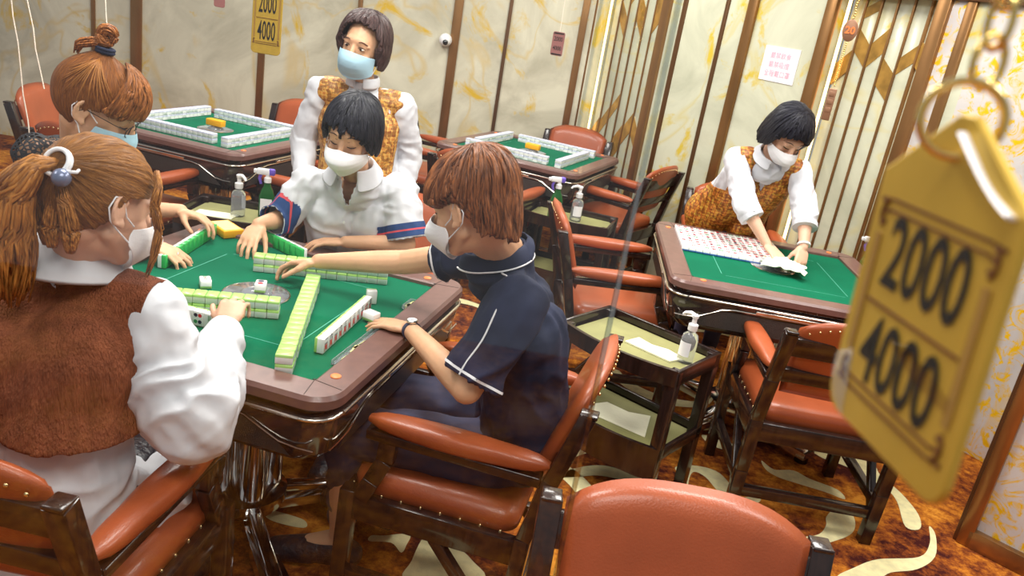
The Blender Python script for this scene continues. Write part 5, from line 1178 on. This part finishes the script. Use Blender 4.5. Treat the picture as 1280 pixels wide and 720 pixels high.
# ------------------------------------------------------------------ hanging signs and acrylic sheet
def sign_tag(label, X, w, h, digits=True, apex=True, face='gold_tag', k=1.):
    """hanging tag; local x right, z up, faces -y; X places its centre"""
    t = thing('hanging_price_tag', label, 'tag'); t.matrix_world = X
    th = .0032 * k; r = .010 * k
    body = rrect(w, h, r, 6)
    if apex:
        body = [p for p in body if p[1] < h / 2 - r * .9]; top = [(w / 2, h / 2 - .002 * k), (.010 * k, h / 2 + .020 * k), (.004 * k, h / 2 + .024 * k), (-.004 * k, h / 2 + .024 * k), (-.010 * k, h / 2 + .020 * k), (-w / 2, h / 2 - .002 * k)]
        low = [p for p in rrect(w, h, r, 6) if p[1] < 0]
        body = top + low
    Rx = Matrix.Rotation(PI / 2, 4, 'X')
    g = G(); kx = len(body); g.ringprism([([(x * .985, y * .985) for x, y in body], -th / 2), (body, -th / 2 + .0006 * k), (body, th / 2 - .0006 * k), ([(x * .985, y * .985) for x, y in body], th / 2)], 0, Rx, False)
    pl = g.build('plate', face, t, 30)
    yf = -th / 2 - .0004
    def lines(g, segs, wd, m=0):
        for a, b in segs: g.beam((a[0], yf, a[1]), (b[0], yf, b[1]), wd, .0005 * k, 0, m, (0, 1, 0))
    if digits:
        hx = w * .36; top_z = h * .385; bz = -h * .36
        g = G()
        for dz in (0, -.0042 * k): lines(g, [((-hx, top_z + dz), (hx, top_z + dz))], .0011 * k); lines(g, [((-hx, bz - dz), (hx, bz - dz))], .0011 * k)
        for s in (-1, 1):
            for zc, sg in ((top_z, -1), (bz, 1)):
                for q in range(3): lines(g, [((s * (hx + .001 * k), zc + sg * (.001 + .0040 * q) * k), (s * (hx + (.007 - .0015 * q) * k), zc + sg * (.001 + .0040 * q) * k))], .0018 * k); 
                g.tube([(s * (hx + (.002 + .003 * math.sin(q)) * k), yf, zc + sg * (.004 * q + .0 ) * k) for q in (0, .7, 1.4, 2.1, 2.8)], .0008 * k, 6)
        lines(g, [((-hx, .0), (hx, .0))], .0013 * k); g.build('ornament', 'inkbrown', pl)
        for s in (-1, 1): g = G(); lines(g, [((s * (hx + .0035 * k), top_z - .014 * k), (s * (hx + .0035 * k), bz + .014 * k))], .004 * k); g.build('side_bar', 'tagbar', pl)
        for tx, zz in (('2000', h * .19), ('4000', -h * .185)):
            vs, fs = text_mesh(tx, h * .37, .0005 * k, w / h * .82 * (1.0))
            g = G(); g.add([(v[0], yf - .0002, zz + v[1]) for v in vs], fs, 0, False); g.build('price_number', 'ink', pl)
    return t
Xs = Matrix.Translation((.146, .279, 1.609)) @ Matrix.Rotation(-1.452, 4, 'Z') @ Matrix.Rotation(-.015, 4, 'Y') @ Matrix.Rotation(.051, 4, 'X')
sg = sign_tag('huge blurred golden 2000 4000 tag close to the viewer at the right', Xs, .085, .1035)
g = G(); Y = .0517
g.tube([(.0125 * .56 * math.cos(q) - .001, .0125 * .83 * math.cos(q) - .003, Y + .022 + .0125 * math.sin(q)) for q in [2 * PI * i / 28 for i in range(28)]], .0017, 8, 0, True); g.build('split_ring', 'ring', sg)
g = G()
for i in range(7):
    z = Y + .041 + i * .0125; a = i % 2
    g.tube([((.0045 * math.cos(q)) * (1 if a else .25), (.0045 * math.cos(q)) * (.25 if a else 1), z + .0085 * math.sin(q)) for q in [2 * PI * j / 16 for j in range(16)]], .0013, 8, 0, True)
g.build('chain', 'ring', sg)
g = G(); P = []
for i in range(12):
    q = i / 11; P.append((.003 + .034 * q, -.004 + .002 * math.sin(q * 3), Y + .018 - .020 * q - .004 * math.sin(q * 3)))
g.tube(P, [.0022] * 12, 6, flat=.35); g.build('plastic_tie', 'tape', sg)
g = G(); g.add([(-.0415, -.0024, -.0285), (-.030, -.0024, -.022), (-.026, -.0024, -.051), (-.036, -.0024, -.0465), (-.0415, -.0024, -.038)], [(0, 1, 2, 3, 4)], 0, False); g.add([(-.006, -.0024, -.010), (.003, -.0024, -.007), (.034, -.0024, -.014), (.033, -.0024, -.019), (.012, -.0024, -.017)], [(0, 1, 2, 3, 4)], 0, False)
g.build('clear_tape', acrylic('tape_clear', .22, (.92, .92, .95)), sg)
def hang(o, x, y, z0, L_=1.2, sp=0.):
    g = G(); P = [(x + (sp + .002) * math.sin(i * 1.7) * .5, y, z0 + L_ * i / 10) for i in range(11)]; g.tube(P, .0022, 6); s = g.build('string', 'string'); s.parent = o; s.matrix_parent_inverse = o.matrix_world.inverted(); return s
X = Matrix.Translation((-.845, 2.455, 1.545)) @ Matrix.Rotation(.02, 4, 'Z')
s2 = sign_tag('golden 2000 4000 tag hanging at the top left, before a bronze wall strip', X, .088, .205, True, False, 'gold_tag', 1.3); bpy.context.view_layer.update()
g = G(); g.tube([(0, 0, .10 + .1 * i) for i in range(8)], .002, 6); g.build('cord', 'string', s2)
X = Matrix.Translation((.022, 4.185, 1.552)) @ Matrix.Rotation(-.25, 4, 'Z')
s3 = sign_tag('small mauve tag hanging above the middle idle table', X, .062, .115, False, False, 'tagred', 1.)
g = G()
for tx, zz in (('2000', .022), ('4000', -.022)): vs, fs = text_mesh(tx, .03, .0003, .75); g.add([(v[0], -.0022, zz + v[1]) for v in vs], fs, 0, False)
for z in (-.05, .05): g.beam((-.025, -.002, z), (.025, -.002, z), .003, .0004)
g.build('price_number', 'ink', s3); g = G(); g.tube([(.001 * math.sin(i * 2), 0, .057 + .06 * i) for i in range(13)], .0016, 6); g.build('cord', 'string', s3)
X = Matrix.Translation((-1.45, 3.6, 1.533)); s4 = sign_tag('tip of a mauve tag at the top edge above the left idle table', X, .048, .09, False, False, 'tagred', 1.)
g = G(); g.tube([(0, 0, .045 + .06 * i) for i in range(8)], .0015, 6); g.build('cord', 'string', s4)
# number 20 tag with chain and brown bar
t = thing('round_number_tag', 'round tag numbered 20 on a beaded chain, with a brown bar below it', 'tag', (1.088, 3.22, 1.806)); t.rotation_euler = (0, 0, -.35)
g = G(); g.lathe([(.030, -.002), (.032, 0), (.030, .002)], 28, T=Matrix.Rotation(PI / 2, 4, 'X') @ Matrix.Diagonal((.85, 1.25, 1, 1))); g.build('disc', 'tagbrown', t)
vs, fs = text_mesh('20', .036, .0012); g = G(); g.add([(v[0], -.0035, v[1]) for v in vs], fs, 0, False); g.build('number', 'orange', t)
g = G()
for i in range(22): g.ell((0, 0, -.045 - i * .0075), (.0034,) * 3, n=8)
g.build('bead_chain', 'ring', t); g = G()
for i in range(28): g.ell((.002 * math.sin(i), 0, .045 + i * .009), (.004,) * 3, n=8)
g.build('bead_chain', 'ring', t)
g = G(); g.box((0, 0, -.275), (.030, .008, .120), None, .003)
for z in (-.235, -.265, -.295): g.box((0, -.004, z), (.020, .003, .018), None, .001)
g.build('brown_bar', 'tagbrown', t)

# acrylic sheet hanging between the viewer and the players on strings
t = thing('acrylic_partition', 'large clear acrylic sheet nearest the viewer, its edge crossing the dark tea trolley', 'partition', (-.55, .86, .35))
g = G(); g.box((0, 0, .95), (1.33, .004, 1.9)); g.build('sheet', 'acrylic', t)
g = G(); g.box((.667, 0, .95), (.005, .012, 1.9)); g.build('edge_strip', 'acr_edge', t)
for i, (a, b) in enumerate([((-1.69, 2.55, 1.62), (-1.635, 2.55, 1.02)), ((-1.655, 2.55, 1.66), (-1.585, 2.55, 1.21)), ((-1.51, 2.75, 1.64), (-1.48, 2.75, 1.40))]):
    g = G(); a = V(a); b = V(b); d = a - b
    g.tube([b + d * (q / 12) * 1.6 + V((.003 * math.sin(q * 2.1 + i), 0, 0)) for q in range(13)], .0019, 6); o = g.build('hanging_string', 'string'); tag(o, ['leftmost long pale string hanging before the marble wall', 'second pale string from the left, ending above the black lace shoulder', 'pale string hanging right behind the hair bun'][i], 'string')

# ------------------------------------------------------------------ camera, world, lights
cam = bpy.data.cameras.new('camera'); co = bpy.data.objects.new('camera', cam); C.objects.link(co)
f_px = 1002.814; pitch, roll, H = CAMP
cp, sp_ = math.cos(pitch), math.sin(pitch); fw = V((0, cp, -sp_)); up = V((0, sp_, cp)); r_ = V((1, 0, 0)); cr, sr = math.cos(roll), math.sin(roll)
r2 = r_ * cr + up * sr; u2 = -r_ * sr + up * cr
co.matrix_world = Matrix.Translation((0, 0, H)) @ Matrix((r2, u2, -fw)).transposed().to_4x4()
cam.sensor_width = 36; cam.lens = f_px / 1280 * 36; cam.clip_start = .03
cam.dof.use_dof = True; cam.dof.focus_distance = 2.5; cam.dof.aperture_fstop = 9.
bpy.context.scene.camera = co
w = bpy.data.worlds.new('world'); bpy.context.scene.world = w; w.use_nodes = True
w.node_tree.nodes['Background'].inputs[0].default_value = (.95, .97, 1, 1); w.node_tree.nodes['Background'].inputs[1].default_value = .32
def area(name, loc, size, power, col=(1, .96, .90), aim=None, sy=None):
    l = bpy.data.lights.new(name, 'AREA'); l.energy = power; l.color = col; l.size = size
    if sy: l.shape = 'RECTANGLE'; l.size_y = sy
    o = bpy.data.objects.new(name, l); C.objects.link(o); o.location = loc
    if aim: o.rotation_euler = (V(aim) - V(loc)).to_track_quat('-Z', 'Y').to_euler()
    return o
area('ceiling_and_fill_lamp', (-.7, 2.3, 2.85), .9, 56)
area('ceiling_and_fill_lamp', (-1.6, 4.6, 2.85), .9, 56)
area('ceiling_and_fill_lamp', (.2, 5.2, 2.85), .9, 40)
area('ceiling_and_fill_lamp', (1.1, 3.2, 2.85), .9, 56)
area('ceiling_and_fill_lamp', (.1, .2, 2.85), 1.1, 36)
area('ceiling_and_fill_lamp', (-2.6, 1.0, 2.85), 1.1, 27)
area('ceiling_and_fill_lamp', (1.7, 1.9, 2.85), .9, 34)  # extra fill, added to brighten the carpet, tag and right-hand side
s = bpy.context.scene; s.view_settings.view_transform = 'Standard'; s.view_settings.look = 'None'; s.view_settings.exposure = 0.1; s.view_settings.gamma = 1
s.view_settings.use_curve_mapping = False
